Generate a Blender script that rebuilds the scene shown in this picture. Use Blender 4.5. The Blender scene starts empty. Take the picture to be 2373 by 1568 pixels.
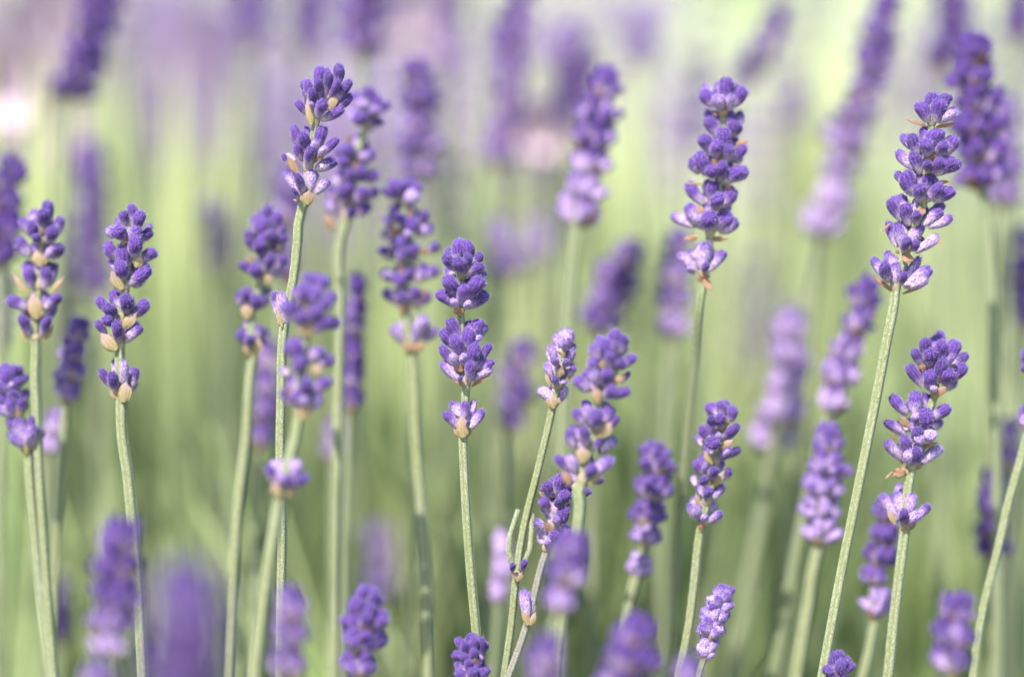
import bpy, math, random
import numpy as np
from mathutils import Vector, Matrix, Quaternion
from math import sin, cos, pi, radians, sqrt

sc = bpy.context.scene
COL = sc.collection
RNG = random.Random(11)

# ------------------------------------------------------------------ camera
PITCH = radians(12.0)
FOC = Vector((0, 0, 0.40))
D0 = 0.71
FWD = Vector((0, cos(PITCH), -sin(PITCH)))
UP = Vector((0, sin(PITCH), cos(PITCH)))
RIGHT = Vector((1, 0, 0))
CAM = FOC - FWD * D0
cam = bpy.data.cameras.new('camera')
camo = bpy.data.objects.new('camera', cam)
COL.objects.link(camo)
camo.location = CAM
camo.rotation_euler = (pi / 2 - PITCH, 0, 0)
cam.sensor_width = 36.0
cam.lens = 100.0
cam.clip_start = 0.02
cam.clip_end = 400.0
cam.dof.use_dof = True
cam.dof.focus_distance = D0
cam.dof.aperture_fstop = 2.1
sc.camera = camo

# ------------------------------------------------------------------ sky and sun
SUN_EL, SUN_AZ = radians(56), radians(-152)      # azimuth from +Y, clockwise: behind the camera, to the left
w = bpy.data.worlds.new('World')
sc.world = w
w.use_nodes = True
nt = w.node_tree
nt.nodes.clear()
sky = nt.nodes.new('ShaderNodeTexSky')
sky.sky_type = 'NISHITA'
sky.sun_disc = False
sky.sun_elevation = SUN_EL
sky.sun_rotation = SUN_AZ
bg = nt.nodes.new('ShaderNodeBackground')
bg.inputs[1].default_value = 0.15
out = nt.nodes.new('ShaderNodeOutputWorld')
nt.links.new(sky.outputs[0], bg.inputs[0])
nt.links.new(bg.outputs[0], out.inputs[0])
sl = bpy.data.lights.new('sun', 'SUN')
sl.energy = 4.3
sl.angle = radians(0.5)
sl.color = (1.0, 0.95, 0.86)
so = bpy.data.objects.new('sun', sl)
COL.objects.link(so)
sd = Vector((sin(SUN_AZ) * cos(SUN_EL), cos(SUN_AZ) * cos(SUN_EL), sin(SUN_EL)))
so.rotation_euler = (-sd).to_track_quat('-Z', 'Y').to_euler()
sc.view_settings.view_transform = 'Standard'
sc.view_settings.look = 'None'
sc.view_settings.gamma = 1.0
sc.view_settings.use_curve_mapping = False
sc.view_settings.exposure = 1.75
sc.cycles.max_bounces = 8
sc.cycles.transparent_max_bounces = 8

PX = 0.2556 / 2372.4                 # metres per picture unit on the focal plane


def at(x, y, d=0.0):
    """picture position (2372 wide) and metres behind the focal plane -> world point"""
    k = (D0 + d) / D0
    return CAM + FWD * (D0 + d) + RIGHT * ((x - 1186.2) * PX * k) + UP * ((784 - y) * PX * k)


# ------------------------------------------------------------------ materials
def newmat(name):
    m = bpy.data.materials.new(name)
    m.use_nodes = True
    m.node_tree.nodes.clear()
    return m, m.node_tree


def N(nt, t, **kw):
    n = nt.nodes.new(t)
    for k, v in kw.items():
        setattr(n, k, v)
    return n


def mathn(nt, op, a, b=None, clamp=False):
    n = N(nt, 'ShaderNodeMath', operation=op)
    n.use_clamp = clamp
    for i, v in enumerate((a, b)):
        if v is None:
            continue
        if isinstance(v, (int, float)):
            n.inputs[i].default_value = v
        else:
            nt.links.new(v, n.inputs[i])
    return n.outputs[0]


def mix(nt, fac, a, b):
    n = N(nt, 'ShaderNodeMix', data_type='RGBA')
    for s, v in ((0, fac), (6, a), (7, b)):
        if isinstance(v, (int, float)):
            n.inputs[s].default_value = v
        elif isinstance(v, tuple):
            n.inputs[s].default_value = v + (1,)
        else:
            nt.links.new(v, n.inputs[s])
    return n.outputs[2]


def noise(nt, scale, detail=2.0, vec=None, rough=0.5):
    n = N(nt, 'ShaderNodeTexNoise')
    n.inputs['Scale'].default_value = scale
    n.inputs['Detail'].default_value = detail
    n.inputs['Roughness'].default_value = rough
    if vec is not None:
        nt.links.new(vec, n.inputs['Vector'])
    return n.outputs['Fac']


def ramp(nt, fac, lo, hi):
    n = N(nt, 'ShaderNodeMapRange')
    n.inputs['From Min'].default_value = lo
    n.inputs['From Max'].default_value = hi
    nt.links.new(fac, n.inputs['Value'])
    return n.outputs[0]


def attr(nt, name, kind='GEOMETRY'):
    n = N(nt, 'ShaderNodeAttribute')
    n.attribute_type = kind
    n.attribute_name = name
    return n.outputs['Fac']


def bsdf_out(nt, col, rough=0.8, sheen=0.0, sheen_tint=(1, 1, 1), sss=0.0, trans=0.0, trans_col=None, bump=None, spec=0.3):
    b = N(nt, 'ShaderNodeBsdfPrincipled')
    nt.links.new(col, b.inputs['Base Color'])
    b.inputs['Roughness'].default_value = rough
    b.inputs['Specular IOR Level'].default_value = spec
    b.inputs['Sheen Weight'].default_value = sheen
    b.inputs['Sheen Roughness'].default_value = 0.5
    b.inputs['Sheen Tint'].default_value = tuple(sheen_tint) + (1,)
    if sss:
        b.inputs['Subsurface Weight'].default_value = sss
        b.inputs['Subsurface Radius'].default_value = (0.6, 0.4, 0.7)
        b.inputs['Subsurface Scale'].default_value = 0.0012
    if bump is not None:
        bn = N(nt, 'ShaderNodeBump')
        bn.inputs['Strength'].default_value = 0.6
        bn.inputs['Distance'].default_value = bump[1]
        nt.links.new(bump[0], bn.inputs['Height'])
        nt.links.new(bn.outputs[0], b.inputs['Normal'])
    o = N(nt, 'ShaderNodeOutputMaterial')
    if trans:
        t = N(nt, 'ShaderNodeBsdfTranslucent')
        nt.links.new(trans_col if trans_col is not None else col, t.inputs[0])
        ms = N(nt, 'ShaderNodeMixShader')
        ms.inputs[0].default_value = trans
        nt.links.new(b.outputs[0], ms.inputs[1])
        nt.links.new(t.outputs[0], ms.inputs[2])
        nt.links.new(ms.outputs[0], o.inputs[0])
    else:
        nt.links.new(b.outputs[0], o.inputs[0])
    return b


DEEP = (0.0095, 0.0032, 0.044)
VIOLET = (0.045, 0.0130, 0.120)
LILAC = (0.360, 0.255, 0.410)
CREAM = (0.450, 0.360, 0.300)


def bud_material(name, single):
    m, nt = newmat(name)
    t = attr(nt, 't')
    if single:
        pale = attr(nt, 'pale', 'OBJECT')
        rnd = N(nt, 'ShaderNodeObjectInfo').outputs['Random']
    else:
        pale = attr(nt, 'pale')
        rnd = attr(nt, 'rnd')
    tc = N(nt, 'ShaderNodeTexCoord')
    mp = N(nt, 'ShaderNodeVectorMath', operation='SCALE')
    mp.inputs['Scale'].default_value = 1000.0
    nt.links.new(tc.outputs['Object'], mp.inputs[0])
    v = mp.outputs[0]
    st = N(nt, 'ShaderNodeVectorMath', operation='MULTIPLY')
    st.inputs[1].default_value = (1, 1, 0.45)
    nt.links.new(v, st.inputs[0])
    big = noise(nt, 0.7, 2, v)
    fine = noise(nt, 2.6, 3, st.outputs[0], 0.75)
    body = mix(nt, ramp(nt, mathn(nt, 'ADD', big, mathn(nt, 'MULTIPLY', rnd, 0.5)), 0.45, 0.95), DEEP, VIOLET)
    # the base of a calyx is pale, the tip violet; old buds are pale nearly to the tip
    edge = mathn(nt, 'ADD', mathn(nt, 'MULTIPLY', pale, 0.80), 0.29)
    rel = mathn(nt, 'SUBTRACT', mathn(nt, 'ADD', t, mathn(nt, 'MULTIPLY', mathn(nt, 'SUBTRACT', fine, 0.5), 0.5)), edge)
    f = ramp(nt, rel, -0.24, 0.16)
    pc = mix(nt, ramp(nt, t, 0.0, 0.45), CREAM, LILAC)
    c = mix(nt, f, pc, body)
    # matted white hairs between the ribs
    sp = ramp(nt, fine, 0.50, 0.60)
    sp = mathn(nt, 'MULTIPLY', sp, mathn(nt, 'ADD', mathn(nt, 'MULTIPLY', pale, 0.55), 0.28), True)
    c = mix(nt, sp, c, (0.165, 0.100, 0.32))
    c = mix(nt, mathn(nt, 'MULTIPLY', attr(nt, 'vein'), 0.30), c, (0.17, 0.10, 0.32))
    dk = ramp(nt, noise(nt, 3.0, 2, st.outputs[0]), 0.35, 0.55)
    c = mix(nt, mathn(nt, 'MULTIPLY', mathn(nt, 'SUBTRACT', 1.0, dk), 0.7), c, (0.014, 0.005, 0.055))
    bsdf_out(nt, c, 0.85, 0.20, (0.80, 0.62, 1.0), 0.04, 0, bump=(fine, 0.0002), spec=0.15)
    return m


BUD = bud_material('lavender_bud', True)
BUDJ = bud_material('lavender_bud_joined', False)


def simple(name, fn, **kw):
    m, nt = newmat(name)
    bsdf_out(nt, fn(nt), **kw)
    return m


def hair_col(nt):
    return mix(nt, attr(nt, 't'), (0.40, 0.34, 0.42), (0.21, 0.15, 0.44))


HAIR = simple('bud_hair', hair_col, rough=0.6, trans=0.4)


def stem_hair_col(nt):
    c = N(nt, 'ShaderNodeRGB')
    c.outputs[0].default_value = (0.31, 0.33, 0.25, 1)
    return c.outputs[0]


SHAIR = simple('stem_hair', stem_hair_col, rough=0.6, trans=0.4)


def stem_material(name, base, pale, groove):
    m, nt = newmat(name)
    tc = N(nt, 'ShaderNodeTexCoord')
    sp = N(nt, 'ShaderNodeVectorMath', operation='MULTIPLY')
    sp.inputs[1].default_value = (1000, 1000, 600)
    nt.links.new(tc.outputs['Object'], sp.inputs[0])
    fine = noise(nt, 3.2, 3, sp.outputs[0], 0.7)
    big = noise(nt, 60.0, 2, tc.outputs['Object'])
    c = mix(nt, ramp(nt, fine, 0.42, 0.60), base, pale)
    c = mix(nt, mathn(nt, 'MULTIPLY', ramp(nt, big, 0.35, 0.7), 0.35), c, groove)
    c = mix(nt, mathn(nt, 'MULTIPLY', attr(nt, 't'), 0.75), c, groove)
    bsdf_out(nt, c, 0.75, 0.2, (0.9, 1.0, 0.8), 0.0, 0, bump=(fine, 0.0002), spec=0.2)
    return m


STEM = stem_material('stem_green', (0.085, 0.098, 0.046), (0.215, 0.228, 0.165), (0.098, 0.106, 0.024))
STEM_FAR = stem_material('stem_soft_green', (0.092, 0.108, 0.055), (0.150, 0.163, 0.098), (0.092, 0.108, 0.040))
STEM_LILAC = stem_material('stem_lilac', (0.095, 0.090, 0.075), (0.205, 0.20, 0.185), (0.10, 0.095, 0.06))


def bract_material():
    m, nt = newmat('bract')
    tc = N(nt, 'ShaderNodeTexCoord')
    br = attr(nt, 'brown', 'OBJECT')
    t = attr(nt, 't')
    vn = attr(nt, 'vein')
    n = noise(nt, 700, 3, tc.outputs['Object'])
    cream = mix(nt, t, (0.23, 0.20, 0.085), (0.34, 0.235, 0.165))
    brown = mix(nt, n, (0.14, 0.060, 0.030), (0.30, 0.155, 0.09))
    c = mix(nt, mathn(nt, 'MULTIPLY', ramp(nt, t, .45, .95), .55), cream, (0.30, 0.20, 0.32))
    c = mix(nt, br, c, brown)
    c = mix(nt, mathn(nt, 'MULTIPLY', vn, 0.45), c, (0.12, 0.055, 0.03))
    c = mix(nt, mathn(nt, 'MULTIPLY', ramp(nt, n, 0.55, 0.75), 0.35), c, (0.46, 0.37, 0.32))
    bsdf_out(nt, c, 0.7, 0.1, (1, 1, 1), 0, 0.25, spec=0.25)
    return m


BRACT = bract_material()


def core_col(nt):
    tc = N(nt, 'ShaderNodeTexCoord')
    n = noise(nt, 500, 2, tc.outputs['Object'])
    return mix(nt, n, (0.14, 0.12, 0.06), (0.26, 0.20, 0.15))


CORE = simple('whorl_core', core_col, rough=0.8)


def foliage_mat(name, a, b, c3, sc_=2.2, trans=0.35):
    m, nt = newmat(name)
    g = N(nt, 'ShaderNodeNewGeometry')
    n = noise(nt, sc_, 2, g.outputs['Position'])
    r = attr(nt, 'rnd')
    c = mix(nt, ramp(nt, n, 0.42, 0.58), a, b)
    c = mix(nt, mathn(nt, 'MULTIPLY', r, 0.6), c, c3)
    bsdf_out(nt, c, 0.6, 0, (1, 1, 1), 0, trans, spec=0.3)
    return m


LEAF = foliage_mat('lavender_leaf', (0.017, 0.035, 0.012), (0.047, 0.082, 0.022), (0.065, 0.09, 0.045), 11.0)  # leaf greens deepened, painting in the shade inside the bed
GRASS = foliage_mat('sunny_grass', (0.24, 0.35, 0.11), (0.67, 0.73, 0.33), (0.68, 0.69, 0.48), 4.2, 0.45)
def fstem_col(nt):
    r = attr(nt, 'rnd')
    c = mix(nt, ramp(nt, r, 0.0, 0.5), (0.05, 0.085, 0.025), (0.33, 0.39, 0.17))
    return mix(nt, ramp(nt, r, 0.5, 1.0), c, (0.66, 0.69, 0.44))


FSTEM = simple('stems_mass', fstem_col, rough=.7)


def petal_mat(name, a, b):
    m, nt = newmat(name)
    tc = N(nt, 'ShaderNodeTexCoord')
    n = noise(nt, 120, 2, tc.outputs['Object'])
    bsdf_out(nt, mix(nt, n, a, b), 0.6, 0.1, (1, 1, 1), 0, 0.35)
    return m


PETAL = petal_mat('pink_petal', (0.47, 0.35, 0.44), (0.57, 0.47, 0.52))


# ------------------------------------------------------------------ mesh helpers
class MB:
    def __init__(s):
        s.v, s.f, s.m = [], [], []
        s.a = {'t': [], 'pale': [], 'rnd': [], 'vein': []}

    def add(s, verts, faces, mat=0, **at_):
        o = len(s.v)
        s.v.extend([tuple(p) for p in verts])
        s.f.extend([tuple(i + o for i in f) for f in faces])
        s.m.extend([mat] * len(faces))
        n = len(verts)
        for k in s.a:
            x = at_.get(k, 0.0)
            s.a[k].extend(list(x) if hasattr(x, '__len__') else [x] * n)

    def mesh(s, name, mats, smooth=True):
        me = bpy.data.meshes.new(name)
        me.from_pydata(s.v, [], s.f)
        for m in mats:
            me.materials.append(m)
        me.polygons.foreach_set('material_index', s.m)
        me.polygons.foreach_set('use_smooth', [smooth] * len(s.f))
        for k, x in s.a.items():
            if any(x):
                at_ = me.attributes.new(k, 'FLOAT', 'POINT')
                at_.data.foreach_set('value', x)
        me.update()
        return me


def frame(z, hint):
    """orthonormal basis with z along z and -y towards hint"""
    z = z.normalized()
    y = -(hint - z * hint.dot(z))
    if y.length < 1e-4:
        y = z.orthogonal()
    y.normalize()
    x = y.cross(z)
    return Matrix((x, y, z)).transposed()


PROFILE = [(0, .30), (.05, .44), (.14, .60), (.30, .80), (.48, .93), (.66, .98), (.80, .93), (.90, .78), (.965, .52), (.975, .28), (.945, 0)]
BL, BR = 0.0062, 0.00145             # a bud's length and radius in metres


def bud_geo(rng, segs, prof, ribs=True, rough=0.05):
    vs, fs, ts = [], [], []
    bend = rng.uniform(-.16, .16)
    bend2 = rng.uniform(-.12, .12)
    ph = rng.uniform(0, 6)
    for i, (t, r) in enumerate(prof[:-1]):
        for j in range(segs):
            a = 2 * pi * j / segs
            k = r * (1 + (0.080 * (1 if j % 2 else -1) if ribs else 0) + rough * sin(3 * a + ph + 5 * t) + rough * .6 * sin(2 * a - ph * 2 + 9 * t))
            tt = t
            if i >= len(prof) - 4:
                tt += 0.035 * cos(5 * a + ph)
            vs.append(Vector((cos(a) * k * BR + bend * BL * t * t, sin(a) * k * BR + bend2 * BL * t * t, tt * BL)))
            ts.append(t)
    n = len(prof) - 1
    for i in range(n - 1):
        for j in range(segs):
            j2 = (j + 1) % segs
            fs.append((i * segs + j, i * segs + j2, (i + 1) * segs + j2, (i + 1) * segs + j))
    vs.append(Vector((bend * BL, bend2 * BL, prof[-1][0] * BL)))
    ts.append(1.0)
    c = len(vs) - 1
    for j in range(segs):
        fs.append(((n - 1) * segs + j, (n - 1) * segs + (j + 1) % segs, c))
    return vs, fs, ts


def hairs(mb, rng, vs, ts, n, length, width, mat, centre=True):
    for _ in range(n):
        i = rng.randrange(len(vs) - 1)
        p = vs[i] + Vector((rng.gauss(0, 1), rng.gauss(0, 1), rng.gauss(0, 1))) * BR * .14
        nrm = Vector((p.x, p.y, 0))
        if nrm.length < 1e-6:
            continue
        nrm.normalize()
        nrm.z = 0.35 + max(0, ts[i] - .8) * 5
        nrm = (nrm + Vector((rng.gauss(0, 1), rng.gauss(0, 1), rng.gauss(0, 1))) * .45).normalized()
        side = nrm.cross(Vector((rng.gauss(0, 1), rng.gauss(0, 1), rng.gauss(0, 1)))).normalized() * width
        l = length * rng.uniform(.5, 1.3)
        p = p - nrm * length * .2
        mb.add([p - side, p + side, p + nrm * l + Vector((0, 0, l * .25))], [(0, 1, 2)], mat, t=ts[i])


BUDS = []
for k in range(10):
    r = random.Random(100 + k)
    vs, fs, ts = bud_geo(r, 20, PROFILE)
    mb = MB()
    mb.add(vs, fs, 0, t=ts, vein=[1.0 if j % 2 else 0.0 for j in range(len(ts))])
    hairs(mb, r, vs, ts, 280, 0.00070, 0.000036, 1)
    BUDS.append(mb.mesh('flower_bud', [BUD, HAIR]))

LOWPROF = [(0, .35), (.16, .75), (.50, 1.0), (.80, .92), (.95, .5), (1.0, 0)]
LOWBUDS = [bud_geo(random.Random(200 + k), 8, LOWPROF, False, .04) for k in range(6)]
TINYPROF = [(0, .4), (.45, 1.0), (.85, .8), (1.0, 0)]
TINYBUDS = [bud_geo(random.Random(300 + k), 5, TINYPROF, False, .04) for k in range(4)]

BRL, BRW = 0.0050, 0.0048            # a bract's length and width


def bract_geo(rng, nu=8, nv=7):
    vs, fs, ts, vn = [], [], [], []
    curl = rng.uniform(-.25, .35)
    for i in range(nv):
        t = i / (nv - 1)
        wid = max(0.03, (.30 + 1.25 * t ** .8) * (1 - t ** 1.7) ** .9 * 1.08 + .02)
        if t > .8:
            wid *= .55
        for j in range(nu + 1):
            u = j / nu * 2 - 1
            cup = (1 - u * u) * 0.17 * BRW * (1 - t * .5)
            rib = .00007 * (1 if j % 2 else -1)
            vs.append(Vector((u * wid * BRW * .5 + rng.gauss(0, .00006), -cup - rib - curl * t * t * BRL * .6, t * BRL + rng.gauss(0, .00008))))
            ts.append(t)
            vn.append((1.0 if j % 2 else 0.0) * (1 - t * .5))
    for i in range(nv - 1):
        for j in range(nu):
            a = i * (nu + 1) + j
            fs.append((a, a + 1, a + nu + 2, a + nu + 1))
    # a second skin just behind gives the leaf its thickness
    n = len(vs)
    vs2 = [p + Vector((0, .00014, 0)) for p in vs]
    fs2 = [tuple(reversed([q + n for q in f])) for f in fs]
    rim = []
    for i in range(nv - 1):
        for e in (0, nu):
            a, b = i * (nu + 1) + e, (i + 1) * (nu + 1) + e
            rim.append((a, b, b + n, a + n))
    return vs + vs2, fs + fs2 + rim, ts + ts, vn + vn


BRACTS = []
BGEO = []
for k in range(6):
    g = bract_geo(random.Random(400 + k))
    BGEO.append(g)
    mb = MB()
    mb.add(g[0], g[1], 0, t=g[2], vein=g[3])
    BRACTS.append(mb.mesh('bract', [BRACT]))


def link(name, data, parent=None, loc=None, mat=None, inv=None):
    o = bpy.data.objects.new(name, data)
    COL.objects.link(o)
    if parent is not None:
        o.parent = parent
    if mat is not None:
        o.matrix_local = mat
    elif loc is not None:
        o.location = loc
    return o


def tube(mb, pts, rads, segs=16, square=True, mat=0, cap=True):
    """a swept stem; with square=True its section is four ridges with grooves between"""
    P = [Vector(p) for p in pts]
    n = len(P)
    xdir = Vector((1, 0.35, 0))
    vs, fs, ts = [], [], []
    for i in range(n):
        d = (P[min(i + 1, n - 1)] - P[max(i - 1, 0)]).normalized()
        x = (xdir - d * xdir.dot(d)).normalized()
        y = d.cross(x)
        for j in range(segs):
            a = 2 * pi * j / segs
            k, g = 1.0, 0.0
            if square:
                k = 1 + .12 * cos(4 * a)
                g = max(0.0, -cos(4 * a)) ** 3
                k -= .10 * g
            vs.append(P[i] + (x * cos(a) + y * sin(a)) * rads[i] * k)
            ts.append(g)
    for i in range(n - 1):
        for j in range(segs):
            j2 = (j + 1) % segs
            fs.append((i * segs + j, i * segs + j2, (i + 1) * segs + j2, (i + 1) * segs + j))
    if cap:
        fs.append(tuple(range(segs))[::-1])
        fs.append(tuple((n - 1) * segs + j for j in range(segs)))
    mb.add(vs, fs, mat, t=ts)
    return vs


def smooth_path(pts, step=0.004):
    """a curve through pts; tangents follow the chords so uneven spacing makes no kinks"""
    P = [Vector(p) for p in pts]
    n_ = len(P)
    T = []
    for i in range(n_):
        a, b = P[max(i - 1, 0)], P[min(i + 1, n_ - 1)]
        if 0 < i < n_ - 1:
            l0, l1 = max(1e-6, (P[i] - a).length), max(1e-6, (b - P[i]).length)
            t = ((P[i] - a) / l0 * l1 + (b - P[i]) / l1 * l0) / (l0 + l1)
        else:
            t = b - a
        T.append(t.normalized())
    out_ = []
    for i in range(n_ - 1):
        L = (P[i + 1] - P[i]).length
        n = max(2, int(L / step))
        for k in range(n):
            t = k / n
            out_.append((2 * t ** 3 - 3 * t * t + 1) * P[i] + (t ** 3 - 2 * t * t + t) * L * T[i]
                        + (3 * t * t - 2 * t ** 3) * P[i + 1] + (t ** 3 - t * t) * L * T[i + 1])
    out_.append(P[-1])
    return out_


def stem_hairs(mb, pts, rads, rng, n, mat):
    for _ in range(n):
        i = rng.randrange(len(pts) - 1)
        p = pts[i].lerp(pts[i + 1], rng.random())
        a = rng.uniform(0, 2 * pi)
        nrm = Vector((cos(a), sin(a), rng.gauss(0, .35)))
        q = p + nrm * rads[i] * .95
        side = nrm.cross(Vector((rng.gauss(0, 1), rng.gauss(0, 1), 1))).normalized() * .000022
        mb.add([q - side, q + side, q + nrm * rng.uniform(.00012, .00034)], [(0, 1, 2)], mat)


# ------------------------------------------------------------------ a lavender stalk
GROUP_SHARP = 'lavender stalks standing near the plane of focus'
GROUP_FRONT = 'blurred lavender stalks in front'
GROUP_BACK = 'blurred lavender stalks behind'


def ground_point(p, q):
    """carry a stem from its last seen point down to the soil"""
    d = (q - p).normalized() if (q - p).length > 1e-6 else Vector((0, 0, -1))
    s = d.x / max(.3, -d.z) if d.z < 0 else 0
    s = max(-.25, min(.25, s))
    mid = q + Vector((s * q.z * .45, 0.006, -q.z * .5))
    end = Vector((q.x + s * q.z * .62, q.y + .012, 0.0))
    return mid, end


def put_bud(whorl, P0, base, tip, wid, pale, rng, bl=BUDS):
    d = tip - base
    L = max(d.length, .0015)
    m = frame(d, -FWD) @ Matrix.Rotation(rng.uniform(-pi, pi), 3, 'Z')
    m = m @ Matrix.Diagonal((wid / (2 * BR), wid / (2 * BR), L / BL))
    m4 = m.to_4x4()
    m4.translation = base - P0
    o = link('flower_bud', rng.choice(bl), whorl, mat=m4)
    o['pale'] = float(max(0, min(1.2, pale)))
    return o


def put_bract(whorl, P0, base, tip, wid, brown, rng, face=None):
    d = tip - base
    m = frame(d, face if face is not None else -FWD)
    m = m @ Matrix.Diagonal((wid * .78 / BRW, wid * .6 / BRW, d.length * .86 / BRL))
    m4 = m.to_4x4()
    m4.translation = base - P0
    o = link('bract', rng.choice(BRACTS), whorl, mat=m4)
    o['brown'] = float(brown)
    return o


def core_mesh(h, r):
    mb = MB()
    pts = [Vector((0, 0, -h * .12)), Vector((0, 0, 0)), Vector((0, 0, h * .2)), Vector((0, 0, h * .45)), Vector((0, 0, h * .62))]
    tube(mb, pts, [r * .55, r * .85, r * 1.1, r * .85, r * .4], 10, False)
    return mb.mesh('flower_whorl', [CORE])


def whorl_layout(U, wd, ht, pale, rng, top, k=1.0):
    """yield (base, tip, width, pale) relative to the whorl's foot; two opposite fans of buds round the stem"""
    X = frame(U, -FWD)
    ex, ey = X.col[0], X.col[1]
    R = wd / 2
    res = []
    spin = rng.uniform(0, 2 * pi)
    n1 = rng.choice((6, 7, 7, 8))
    bw = min(max(.0026, wd * .235), .0036) * k
    for i in range(n1):
        a = spin + 2 * pi * (i + rng.uniform(-.25, .25)) / n1
        o = ex * cos(a) + ey * sin(a)
        r1 = R * rng.uniform(.84, 1.02) - bw * .25
        z1 = ht * rng.uniform(.42, .66)
        b = o * R * .16 + U * ht * rng.uniform(.02, .12)
        t = o * r1 + U * z1
        if rng.random() < .09:
            continue
        res.append((b, t, bw * rng.uniform(.86, 1.12), pale + rng.gauss(0, .12) + .08))
    n2 = rng.choice((5, 5, 6))
    for i in range(n2):
        a = spin + .5 + 2 * pi * (i + rng.uniform(-.3, .3)) / n2
        o = ex * cos(a) + ey * sin(a)
        r1 = R * rng.uniform(.45, .72)
        z1 = ht * rng.uniform(.80, 1.0)
        b = o * R * .22 + U * ht * rng.uniform(.22, .38)
        res.append((b, o * r1 + U * z1, bw * rng.uniform(.85, 1.1), pale + rng.gauss(0, .12) - .08))
    if top:
        for i in range(3):
            a = spin + 2 * pi * i / 3
            o = ex * cos(a) + ey * sin(a)
            res.append((o * R * .1 + U * ht * .5, o * R * .26 + U * ht * rng.uniform(1.0, 1.12), bw * rng.uniform(.85, 1.05), pale - .1))
    # stunted pale buds low between the big ones
    for i in range(rng.choice((1, 2, 3))):
        a = rng.uniform(0, 2 * pi)
        o = ex * cos(a) + ey * sin(a)
        b = o * R * .3 + U * ht * .14
        res.append((b, o * R * .58 + U * ht * rng.uniform(.3, .42), bw * .55, 1.1))
    return res


def extra(root, d, fx, fy, buds, bracts, seed):
    """a stray whorl lower down the same stalk"""
    rg = random.Random(seed)
    P0 = at(fx, fy, d)
    wh = link('flower_whorl', core_mesh(.003, .0010), root, mat=Matrix.Translation(P0 - root.location))
    for bx, by, tx, ty, wp, pl, lay in buds:
        put_bud(wh, P0, at(bx, by, d) - FWD * lay * .001, at(tx, ty, d) - FWD * lay * .002, wp * PX, pl, rg)
    for bx, by, tx, ty, wp, br in bracts:
        put_bract(wh, P0, at(bx, by, d) - FWD * .0015, at(tx, ty, d) - FWD * .0025, wp * PX, br, rg)


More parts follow.
